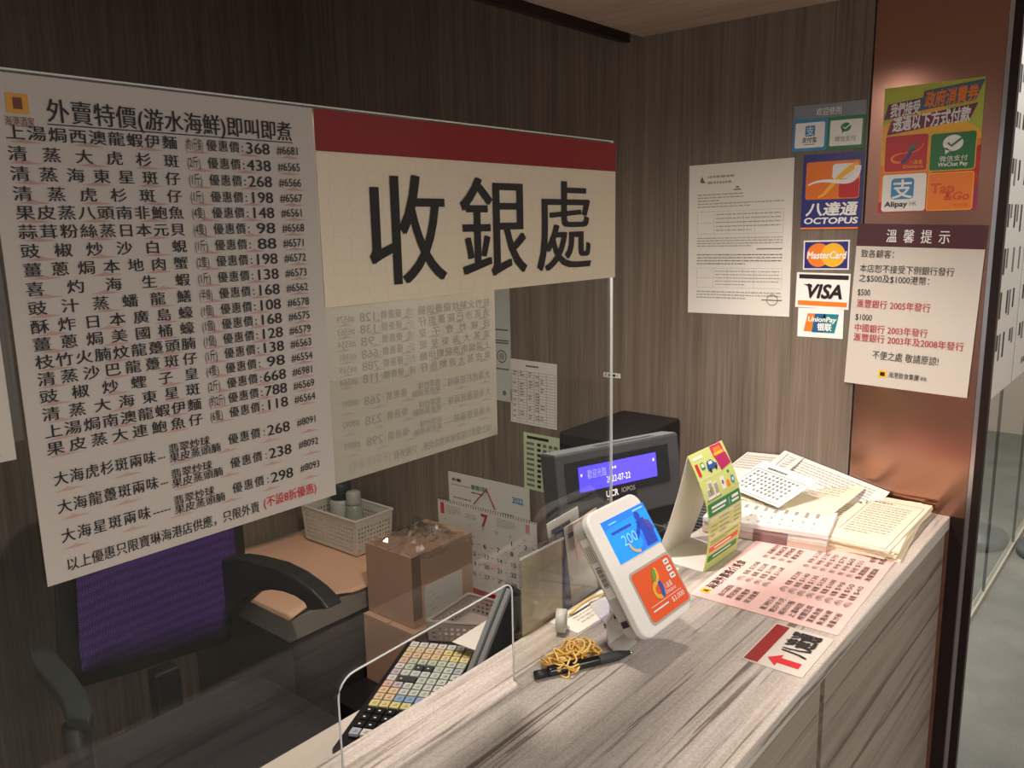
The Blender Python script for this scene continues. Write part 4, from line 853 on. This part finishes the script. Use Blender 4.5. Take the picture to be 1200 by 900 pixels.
def key_mesh(c, wide, long_):
    k = (c, wide, long_)
    if k not in KEYM:
        o = MB(); x0, x1 = -0.0094 - (PX if long_ else 0), 0.0094; y0, y1 = -0.0086 - (PY if wide else 0), 0.0086
        o.prism([(x0, y0), (x1, y0), (x1, y1), (x0, y1)], 0, 0.005, 1)
        o.prism([(x0 + 0.0008, y0 + 0.0008), (x1 - 0.0008, y0 + 0.0008), (x1 - 0.0008, y1 - 0.0008), (x0 + 0.0008, y1 - 0.0008)], 0.005, 0.0098, 0)
        if c not in 'kd':
            for q in range(2): o.box(-0.003 + 0.004 * q, -0.0018 + 0.004 * q, -0.004, 0.003 - 0.002 * q, 0.0098, 0.0100, 1)
        else: o.box(-0.002, 0.001, -0.001, 0.003, 0.0098, 0.0100, 2)
        me = o.build('key', [mat('key_top_' + {'w': 'white', 'y': 'yellow', 'o': 'peach', 'p': 'salmon', 'g': 'sage', 'm': 'mint', 'l': 'lilac', 'b': 'sky', 'k': 'black', 'd': 'grey', 's': 'silver', 'c': 'cream'}[c], KC[c], 0.4), M_BLACK, M_WHITEI])
        KEYM[k] = me.data; bpy.data.objects.remove(me)
    return KEYM[k]
nk = 0
for r, row in enumerate(GRID):
    c = 0
    while c < 7:
        ch = row[c]; wide = ch == 'D'; long_ = False
        if ch == 'Y': wide = False; ch = 'y'
        me = key_mesh('d' if wide else ch, wide, long_)
        if nk < 100:
            o = bpy.data.objects.new('key', me); COL.objects.link(o); o.parent = t; o.location = (-r * PX, -c * PY, 0.0162); nk += 1
        c += 2 if wide else 1

# perforated baskets
def perf(mb, A, B, H, nx, nz, hole=0.55, margin=0.1, skip=None, lean=Vector((0, 0, 0))):
    """a wall from A to B (bottom corners) of height H pierced by a grid of square holes"""
    U = (B - A); V = Vector((0, 0, H)) + lean
    def P(u, v): return A + U * u + V * v
    xs = [0, margin * 0.5] + [margin * 0.5 + (1 - margin) * (i + e) / nx for i in range(nx) for e in ((1 - hole) / 2, (1 + hole) / 2)] + [1 - margin * 0.5, 1]
    zs = [0, 0.06] + [0.06 + 0.74 * (i + e) / nz for i in range(nz) for e in ((1 - hole) / 2, (1 + hole) / 2)] + [0.8, 1]
    k = len(xs); vs = [P(x, z) for z in zs for x in xs]; fs = []
    for j in range(len(zs) - 1):
        for i in range(k - 1):
            hol = 2 <= i <= k - 4 and 2 <= j <= len(zs) - 4 and i % 2 == 0 and j % 2 == 0
            if hol and skip and skip((i - 2) // 2, (j - 2) // 2): hol = False
            if not hol: fs.append((j * k + i, j * k + i + 1, (j + 1) * k + i + 1, (j + 1) * k + i))
    mb.add(vs, fs)
def basket(name, label, cat, c4, z0, z1, m, nx, ny, nz, taper=0.9, rim=0.004):
    """c4: rim corners in order"""
    cx = sum((Vector((p[0], p[1], 0)) for p in c4), Vector()) / 4
    t = thing(name, label, cat, (cx.x, cx.y, z0))
    top = [Vector((p[0] - cx.x, p[1] - cx.y, 0)) for p in c4]; bot = [p * taper for p in top]; H = z1 - z0
    for i in range(4):
        A, B = bot[i] + Vector((0, 0, 0.002)), bot[(i + 1) % 4] + Vector((0, 0, 0.002)); mb = MB()
        U = B - A; V = lambda u, v: A + U * u
        n = nx if i % 2 == 0 else ny; tA, tB = top[i], top[(i + 1) % 4]
        tmp = MB(); perf(tmp, Vector((0, 0, 0)), Vector((1, 0, 0)), 1.0, n, nz)
        for k, (u, _, v) in enumerate(tmp.v):
            a = A.lerp(B, u); b = tA.lerp(tB, u); q = a.lerp(b, v); tmp.v[k] = (q.x, q.y, 0.002 + (H - 0.004) * v)
        tmp.build('side_wall', m, t, solid=0.0018)
    MB().prism([(p.x * 0.99, p.y * 0.99) for p in bot], 0.0002, 0.003).build('bottom', m, t)
    MB().tube([(p.x, p.y, H - 0.001) for p in top for _ in (0,)], rim, 6, 0, True).build('rim', m, t)
    return t
basket('plastic_basket', 'grey plastic basket with square holes behind the till keyboard', 'basket', [(1.068, 1.14), (1.215, 1.16), (1.23, 1.04), (1.135, 1.03)], 0.7702, 0.815, mat('taupe_plastic', (150, 138, 128), 0.5), 11, 9, 3, 0.97)
struct_d = bpy.data.objects['cashier_desk']
box('side_shelf', (1.06, 1.26, 1.063, 1.17, 0.742, 0.77), M_DARKWOOD, struct_d, 0.002)
# folders and white sheet beside the basket
f0, f1 = ony(600, 690, 0.72), ony(574, 757, 0.72); fd = (f0 - f1).normalized(); fb = f1 + fd * ((0.772 - f1.z) / fd.z)
for k, (m, lb) in enumerate(((M_DGREY, 'dark grey folder leaning behind the counter edge at the hatch, nearer the counter'), (mat('slate_folder', (70, 80, 82), 0.5), 'slate folder leaning behind the counter edge at the hatch, further from the counter'))):
    t = thing('folder', lb, 'folder', M=frame((fb.x + 0.012 * k, 0.722 + 0.02 * k, 0.772), (fd.z, 0, -fd.x), fd)); t['group'] = 'folders behind the hatch'
    L_ = (f0 - fb).length
    MB().box(0.0, 0.09, 0.035, L_, 0, 0.004).build('cover', m, t, bevel=0.001); MB().box(0.001, 0.088, 0.036, L_ - 0.001, -0.008, -0.0002).build('pages', mat('grey_page_edges', (120, 120, 116), 0.7), t)
s = Sheet('paper_sheet', 'plain white sheet lying across the front of the grey basket', 'sheet', onz(530, 752, 0.8205), onz(597, 710, 0.8205), onz(545, 770, 0.8205), M_PAPER, 0.001, h=0.06)
s.done()

# side cabinet with cardboard on top
ZT = 0.68
t = thing('side_cabinet', 'low dark cabinet against the back wall under the cardboard sheet', 'cabinet', (0, 0, 0))
box('body', (1.06, 1.548, 1.612, 2.094, 0.0045, ZT - 0.06), M_DARKWOOD, t)
box('top', (1.05, 1.548, 1.605, 2.095, ZT - 0.06, ZT - 0.002), mat('grey_cabinet_top', (150, 142, 132), 0.5), t, 0.002)
mb = MB(); NX, NY = 26, 16; vs = []; rnd = random.Random(3)
def cz(u, v):
    h = 0.003 * math.sin(9 * u + 5 * v) * v + 0.0035
    if u < 0.40: h += 0.020 * max(0, math.sin(math.pi * u / 0.40)) * (1 - v) ** 2
    return h
for j in range(NY + 1):
    for i in range(NX + 1):
        u, v = i / NX, j / NY; x = 1.045 + 0.50 * u; y = 1.597 + 0.485 * v
        z = ZT + cz(u, v)
        vs.append((x, y, z))
mb.add(vs, [(j * (NX + 1) + i, j * (NX + 1) + i + 1, (j + 1) * (NX + 1) + i + 1, (j + 1) * (NX + 1) + i) for j in range(NY) for i in range(NX)])
o = mb.build('cardboard_sheet', mat('tan_board', (222, 176, 142), 0.75), None, True, solid=0.003)
tag(o, 'tan cardboard sheet curling at its front edge on top of the low cabinet', 'cardboard')

# white basket with bottles
zr = ZT + 0.115
rc_ = [onz(*p, zr) for p in ((353, 591), (416, 612), (456, 595), (393, 574))]
x0 = (rc_[0].x + rc_[1].x) / 2; x1 = min(1.540, rc_[2].x); y0, y1 = rc_[1].y, min(2.05, rc_[0].y)
basket('plastic_basket', 'white perforated plastic basket holding two bottles on the cardboard', 'basket', [(x0, y1), (x0, y0), (x1, y0), (x1, y1)], ZT + 0.0085, zr, mat('ivory_plastic', (214, 208, 194), 0.5), 20, 11, 6, 0.94, 0.004)
zb = ZT + 0.0125
t = thing('flask', 'white flask with a dark green cap standing in the white basket', 'flask', ((x0 + x1) / 2 + 0.01, y1 - 0.09, zb))
MB().lathe([(0.030, 0), (0.033, 0.004), (0.033, 0.11), (0.029, 0.12)]).build('body', mat('milky_plastic', (186, 184, 174), 0.35), t, True)
MB().lathe([(0.030, 0.12), (0.031, 0.122), (0.031, 0.165), (0.028, 0.17), (0.0, 0.171)]).build('cap', mat('dark_green_cap', (30, 46, 44), 0.4), t, True)
t = thing('bottle', 'small frosted bottle with a round cap standing in the white basket', 'bottle', ((x0 + x1) / 2 + 0.005, (y0 + y1) / 2 - 0.03, zb))
MB().lathe([(0.030, 0), (0.033, 0.006), (0.032, 0.06), (0.022, 0.105), (0.020, 0.118)]).build('body', mat('frosted_plastic', (150, 154, 140), 0.3), t, True)
MB().lathe([(0.0215, 0.116), (0.0225, 0.12), (0.0215, 0.15), (0.017, 0.155), (0.0, 0.156)]).build('cap', mat('frosted_cap', (172, 172, 160), 0.35), t, True)

# cartons
zt = 0.82
cf, cl, cr = onz(484, 655, zt), onz(416, 632, zt), onz(551, 623, zt)
X0, Y0, Y1, X1 = (cf.x + cl.x) / 2, cf.y, min(cl.y, 1.565), cr.x
Y0 = (cf.y + cr.y) / 2
zl = ony(485, 738, Y0).z
M_CTN = mat('brown_carton')
def carton(nm, label, x0, x1, y0, y1, z0, z1):
    t = thing(nm, label, 'carton', ((x0 + x1) / 2, (y0 + y1) / 2, z0)); w_, d_, h_ = (x1 - x0) / 2, (y1 - y0) / 2, z1 - z0
    MB().box(-w_, w_, -d_, d_, 0, h_ - 0.004).build('body', M_CTN, t, bevel=0.002)
    MB().box(-w_, w_, -d_, -0.002, h_ - 0.0038, h_ - 0.0005).build('top_flap', M_CTN, t)
    MB().box(-w_, w_, 0.002, d_, h_ - 0.0038, h_ - 0.0005).build('top_flap', M_CTN, t)
    return t, w_, d_, h_
t, w_, d_, h_ = carton('carton', 'brown carton with a white label and torn clear tape, on top of another carton', X0, X1, Y0, Y1, zl, zt)
la, lb_, lc = ony(497, 688, Y0), ony(541, 668, Y0), ony(497, 736, Y0)
lx = (X0 + X1) / 2
lab = MB().box(la.x - lx, min(lb_.x - lx, w_), -d_ - 0.0008, -d_, max(0.004, lc.z - zl), la.z - zl).build('label', mat('blank_label', (206, 204, 196), 0.6), t)
mb = MB()
for k in range(5): mb.box(la.x - lx + 0.01 + 0.012 * (k % 3), la.x - lx + 0.03 + 0.012 * (k % 3), -d_ - 0.0011, -d_ - 0.0008, (la.z - zl) - 0.02 - 0.012 * k, (la.z - zl) - 0.0185 - 0.012 * k)
mb.build('faint_print', M_INKF, lab)
MB().box(-w_ + 0.0, -w_ + 0.03, -d_ - 0.0006, -d_, 0.02, h_ - 0.001).build('tape_strip', M_CRUMPLE, t)
# crumpled clear film on top
mb = MB(); N = 16; vs = []; rnd = random.Random(5)
for j in range(N + 1):
    for i in range(N + 1):
        u, v = i / N - 0.5, j / N - 0.5; r = math.hypot(u, v)
        vs.append((-0.02 + u * 0.19 + rnd.uniform(-0.006, 0.006), -0.03 + v * 0.20 + rnd.uniform(-0.006, 0.006), h_ + 0.003 + max(0, (0.5 - r)) * 0.10 * rnd.uniform(0.3, 1.6) + rnd.uniform(0, 0.008)))
tag(mb.add(vs, [(j * (N + 1) + i, j * (N + 1) + i + 1, (j + 1) * (N + 1) + i + 1, (j + 1) * (N + 1) + i) for j in range(N) for i in range(N)]).build('clear_film', M_CRUMPLE, t), 'crumpled clear film')
zq = 0.45
carton('carton', 'plain brown carton under the labelled carton', X0 - 0.018, X1 + 0.02, Y0 - 0.016, Y1, zq + 0.0005, zl - 0.0005)
t = thing('storage_box', 'black box on the floor under the two cartons', 'box', (0, 0, 0))
box('body', (X0 - 0.12, X1 + 0.05, Y0 - 0.03, Y1 + 0.0, 0.0045, zq - 0.03), M_BLACK, t, 0.004); box('lid', (X0 - 0.13, X1 + 0.06, Y0 - 0.04, Y1 + 0.01, zq - 0.0298, zq), M_BLACK, t, 0.004)

# wall calendar
xc = XB - 0.006
s = Sheet('wall_calendar', 'white 2022 wall calendar with a red hanging cord and a red foot, beyond the cartons', 'calendar', onx(525, 552, xc), onx(620, 573, xc), onx(525, 600, xc), mat('calendar_board', (214, 214, 202), 0.6), 0.002, child='header_board', h=0.13)
s.text('2022', 0.80, 0.24, 0.93, 0.36, C_BLUE, bold=0.03); s.lines(0.05, 0.25, 0.10, 0.2, 1, M_INKL, 0.6); s.disc(0.14, 0.15, 0.018, M_INK, 3); s.lines(0.05, 0.30, 0.22, 0.3, 1, M_INKF, 0.4)
s.lines(0.30, 0.62, 0.16, 0.30, 1, mat('dull_teal_ink', (96, 140, 120), 0.5), 0.7); s.lines(0.30, 0.62, 0.32, 0.38, 1, M_INK, 0.4); s.lines(0.06, 0.32, 0.5, 0.58, 1, M_INKF, 0.5); s.lines(0.68, 0.95, 0.6, 0.68, 1, M_INKF, 0.5)
cal = s.root; s.done()
wM = Matrix.Translation((0, 0, 0)); calI = s.M.inverted()
tl, tr_ = calI @ onx(513, 579, xc - 0.004), calI @ onx(629, 619, xc - 0.004)
pw = tr_.x - tl.x; py0 = (tl.y + tr_.y) / 2; ph = 0.232
pad_ = MB().box(tl.x, tl.x + pw, py0 - ph, py0, 0.0025, 0.0055).build('page_pad', mat('calendar_page', (218, 216, 206), 0.6), cal)
mb = MB()
for k in range(40): x = tl.x + pw * (k + 0.5) / 40; mb.tube([(x, py0 - 0.004, 0.0058), (x, py0 + 0.004, 0.0066), (x, py0 + 0.003, 0.003)], 0.0009, 5)
mb.build('spiral_binding', M_INK, cal)
s = on_face('p', (tl.x, tl.x + pw, py0 - ph, py0), 0.0055, None)
s.rect(0.03, 0.03, 0.07, 0.17, C_REDP); s.text('7', 0.46, 0.05, 0.53, 0.20, mat('crimson_ink'), bold=0.03); s.text('2022', 0.30, 0.09, 0.41, 0.145, M_INKF); s.lines(0.09, 0.25, 0.04, 0.16, 5, M_INKF, 0.35); s.lines(0.62, 0.80, 0.05, 0.16, 5, M_INKF, 0.35); s.rect(0.90, 0.04, 0.94, 0.15, mat('rose_stamp'))
for k, dn in enumerate('日一二三四五六'): s.text(dn, 0.06 + 0.135 * k, 0.215, 0.09 + 0.135 * k, 0.25, M_INKL)
for d in range(1, 32):
    q = d + 4; r, c = q // 7, q % 7; x, y = 0.070 + 0.135 * c, 0.285 + 0.125 * r
    s.text(str(d), x, y, x + 0.022 * len(str(d)) + 0.012, y + 0.055, mat('crimson_ink') if c == 0 else M_INK, bold=0.015); s.rect(x + 0.075, y + 0.02, x + 0.10, y + 0.03, M_INKF)
place_prints(s, pad_, {'printed_graphic': 'page_marks', 'lettering': 'page_numbers', 'printed_lines': 'small_print'})
MB().box(tl.x, tl.x + pw, py0 - ph - 0.06, py0 - ph, 0.0025, 0.0075).build('red_foot', mat('calendar_red', (170, 26, 40), 0.5), cal)
ap = calI @ onx(571, 573, xc); l1 = calI @ onx(556, 590, xc); l2 = calI @ onx(581, 597, xc)
MB().tube([(l1.x, l1.y, 0.003), (ap.x, ap.y, 0.004), (l2.x, l2.y, 0.003)], 0.0016, 6).build('hanging_cord', mat('calendar_red'), cal)

# ================================================================== OFFICE CHAIR
t = thing('office_chair', 'black office chair with a purple mesh back behind the counter', 'chair', (0.80, 1.50, 0.0045))
O = Vector((0.80, 1.50, 0.0045))
def ch(mb, name, m, **k): return mb.build(name, m, t, tf=lambda x, y, z: (x - O.x, y - O.y, z - O.z), **k)
yb = 1.74
def bp(px, py): q = ony(px, py, yb); return (q.x, q.z)
pan = [bp(92, 785), bp(180, 766), bp(262, 744), bp(272, 690), bp(274, 640)]
pan += [(pan[-1][0] - 0.005, 1.0), (pan[-1][0] - 0.03, 1.12), (0.70, 1.13), (0.63, 1.05)]
cxp = sum(p[0] for p in pan) / len(pan); czp = sum(p[1] for p in pan) / len(pan)
def curve_y(x): return 0.10 * (x - cxp) ** 2 * 4
def panel(outline, y0, y1, name, m, n=14):
    """vertical panel, curved round the sitter, filled as a grid inside the outline's x range"""
    xs = sorted(p[0] for p in outline); xa, xb_ = xs[0], xs[-1]; mb = MB(); vs = []
    def span(x):
        z = []
        for k in range(len(outline)):
            (ax, az), (bx, bz) = outline[k], outline[(k + 1) % len(outline)]
            if min(ax, bx) <= x <= max(ax, bx) and abs(ax - bx) > 1e-6: z.append(az + (bz - az) * (x - ax) / (bx - ax))
        return min(z), max(z)
    for i in range(n + 1):
        x = xa + (xb_ - xa) * min(max(i / n, 0.004), 0.996); a_, b_ = span(x)
        for j in range(9): vs.append((x, y0 - curve_y(x), a_ + (b_ - a_) * j / 8))
    fs = [(i * 9 + j, (i + 1) * 9 + j, (i + 1) * 9 + j + 1, i * 9 + j + 1) for i in range(n) for j in range(8)]
    return ch(mb.add(vs, fs), name, m, smooth=True, solid=y1)
def mesh_mat():
    m = mat('purple_chair_mesh', None, 0.6); n, l, b = nodes(m)
    tc = n.new('ShaderNodeTexCoord'); mp = n.new('ShaderNodeMapping'); mp.inputs['Scale'].default_value = (260, 1, 260); mp.inputs['Rotation'].default_value = (0, 0.78, 0)
    ck = n.new('ShaderNodeTexChecker'); ck.inputs['Scale'].default_value = 1; ck.inputs[1].default_value = lin((98, 58, 150)); ck.inputs[2].default_value = lin((58, 34, 92))
    l.new(tc.outputs['Object'], mp.inputs[0]); l.new(mp.outputs[0], ck.inputs[0])
    wv = n.new('ShaderNodeTexWave'); wv.bands_direction = 'Z'; wv.inputs['Scale'].default_value = 14; wv.inputs['Distortion'].default_value = 2; l.new(tc.outputs['Object'], wv.inputs[0])
    r = ramp(m, wv.outputs[0], [(0.3, (215, 215, 215)), (0.7, (255, 255, 255))]); l.new(mix(m, 1.0, ck.outputs[0], r.outputs[0], 'MULTIPLY'), b.inputs['Base Color']); return m
panel(pan, yb, 0.006, 'mesh_back', mesh_mat())
fr = [(p[0] + (0.035 if p[0] > cxp else -0.035), p[1] + (0.035 if p[1] > czp else -0.035)) for p in pan]
panel(fr, yb + 0.022, 0.012, 'back_frame', M_BLACK)
M_PAD = mat('soft_black_armrest', (50, 56, 54), 0.55)
za = 0.76
lo = [onz(x, y, za) for x, y in ((33, 763), (40, 752), (51, 748), (69, 767), (88, 788), (104, 812), (109, 831), (104, 842), (77, 836), (72, 820), (59, 801), (40, 780))]
a1 = ch(MB().prism([(p.x, p.y) for p in lo], za - 0.032, za), 'armrest', M_PAD, bevel=0.008)
p = onz(92, 836, za)
ch(MB().tube([(p.x, p.y + 0.02, za - 0.03), (p.x + 0.005, p.y + 0.03, 0.6), (p.x + 0.06, p.y + 0.08, 0.45)], [0.024, 0.022, 0.022], 10), 'arm_support', M_BLACK, smooth=True)
xa = 0.985
ro = [onx(x, y, xa) for x, y in ((268, 652), (285, 651), (303, 654), (330, 661), (352, 672), (374, 688), (386, 700), (393, 710), (370, 712), (366, 703), (354, 695), (340, 690), (326, 688), (312, 690), (299, 697), (282, 712), (262, 735), (246, 748), (250, 720))]
ch(MB().prism([(q.y, q.z) for q in ro], xa - 0.022, xa + 0.022, 0, lambda y, z, x: (x, y, z)), 'armrest', M_BLACK, bevel=0.006)
ch(MB().prism(rrect(0.55, 1.02, 1.22, 1.72, 0.09), 0.44, 0.53), 'seat', mat('black_seat_fabric', (34, 32, 34), 0.85), bevel=0.02)
ch(MB().box(0.77, 0.83, 1.72, 1.765, 0.44, 0.62), 'back_bracket', M_BLACK, bevel=0.006)
ch(MB().lathe([(0.028, 0.09), (0.028, 0.44)], (0.80, 1.50, 0.0), 16), 'column', M_DGREY, smooth=True)
for k in range(5):
    q = math.radians(72 * k + 20); e = (0.80 + 0.25 * math.cos(q), 1.50 + 0.25 * math.sin(q))
    lg = ch(MB().tube([(0.80, 1.50, 0.10), (e[0], e[1], 0.075)], [0.024, 0.014], 8), 'leg', M_BLACK)
    c_ = MB().lathe([(0.0, -0.012), (0.024, -0.012), (0.024, 0.012), (0.0, 0.012)], seg=14)
    o = c_.build('caster', M_BLACK, lg, True, tf=lambda x, y, z: (e[0] - O.x + x, e[1] - O.y + z, 0.0245 + y))

# ================================================================== HALL BESIDE THE PILLAR
struct('wall_hall', box('wall_hall', (7.0, 7.1, -6, 5, 0, 3), mat('hall_wall_panel', (176, 162, 146), 0.5)))
M_BAR = mat('pale_stone_border', (176, 166, 146), 0.5)
GY = 0.585
t = thing('glass_partition', 'clear glass partition in the hall to the right of the pillar', 'partition', (0, 0, 0))
j0, j1 = onz(1164, 700, 0.0).x, onz(1191, 640, 0.0).x
for x0, x1 in ((1.72, j0 - 0.006), (j0 + 0.006, j1 - 0.006), (j1 + 0.006, 6.9)): box('glass_pane', (x0, x1, GY - 0.005, GY + 0.005, 0.02, 2.7), M_GLASS, t)
mb = MB()
for x in (j0, j1): mb.box(x - 0.005, x + 0.005, GY - 0.005, GY + 0.005, 0.02, 2.7)
mb.build('joint_seal', M_BLACK, t)
tag(box('base_strip', (1.72, 6.9, GY - 0.012, GY + 0.012, 0.0005, 0.02), M_BAR, t), 'pale stone base strip')
pz = ony(1168, 460, GY).z; sx_ = ony(1188, 420, GY - 0.006).x
for k, (x0, x1, lb) in enumerate(((1.80, sx_ - 0.02, 'white poster of black writing on the hall glass, next to the dark frame'), (sx_ + 0.02, sx_ + 1.7, 'white poster on the hall glass at the right edge of the picture'))):
    s = Sheet('hall_poster', lb, 'poster', (x0, GY - 0.0062, 2.55), (x1, GY - 0.0062, 2.55), (x0, GY - 0.0062, pz), M_PAPER, 0.0008, group='posters on the hall glass')
    rnd = random.Random(20 + k); nc = 16 if k == 0 else 10
    for r in range(9):
        for c in range(nc):
            x, y = 0.02 + 0.97 / nc * c, 0.05 + 0.1 * r; wd = 0.62 / nc
            for q in range(2):
                if rnd.random() < 0.85: s.rect(x + wd * 0.6 * q, y, x + wd * 0.4 + wd * 0.6 * q, y + rnd.uniform(0.03, 0.065), M_INKL if q else M_INK)
    s.lines(0.1, 0.9, 0.94, 0.98, 1, M_INKL, 0.4); s.done()
c = onz(1222, 650, 0.0); c.z = 0.0005; c.y = min(c.y, GY - 0.19)
t = thing('queue_post', 'steel queue post on a round grey base in front of the hall glass', 'queue post', c)
MB().lathe([(0.165, 0), (0.168, 0.01), (0.165, 0.05), (0.03, 0.06), (0.022, 0.07)], seg=40).build('base', mat('grey_cast_base', (112, 112, 110), 0.35, 0.4), t, True)
MB().lathe([(0.025, 0.06), (0.025, 0.95), (0.03, 0.955), (0.03, 1.0), (0.0, 1.01)], seg=14).build('post', M_STEEL, t, True)

bpy.data.objects.remove(_ob); bpy.data.curves.remove(_cu)
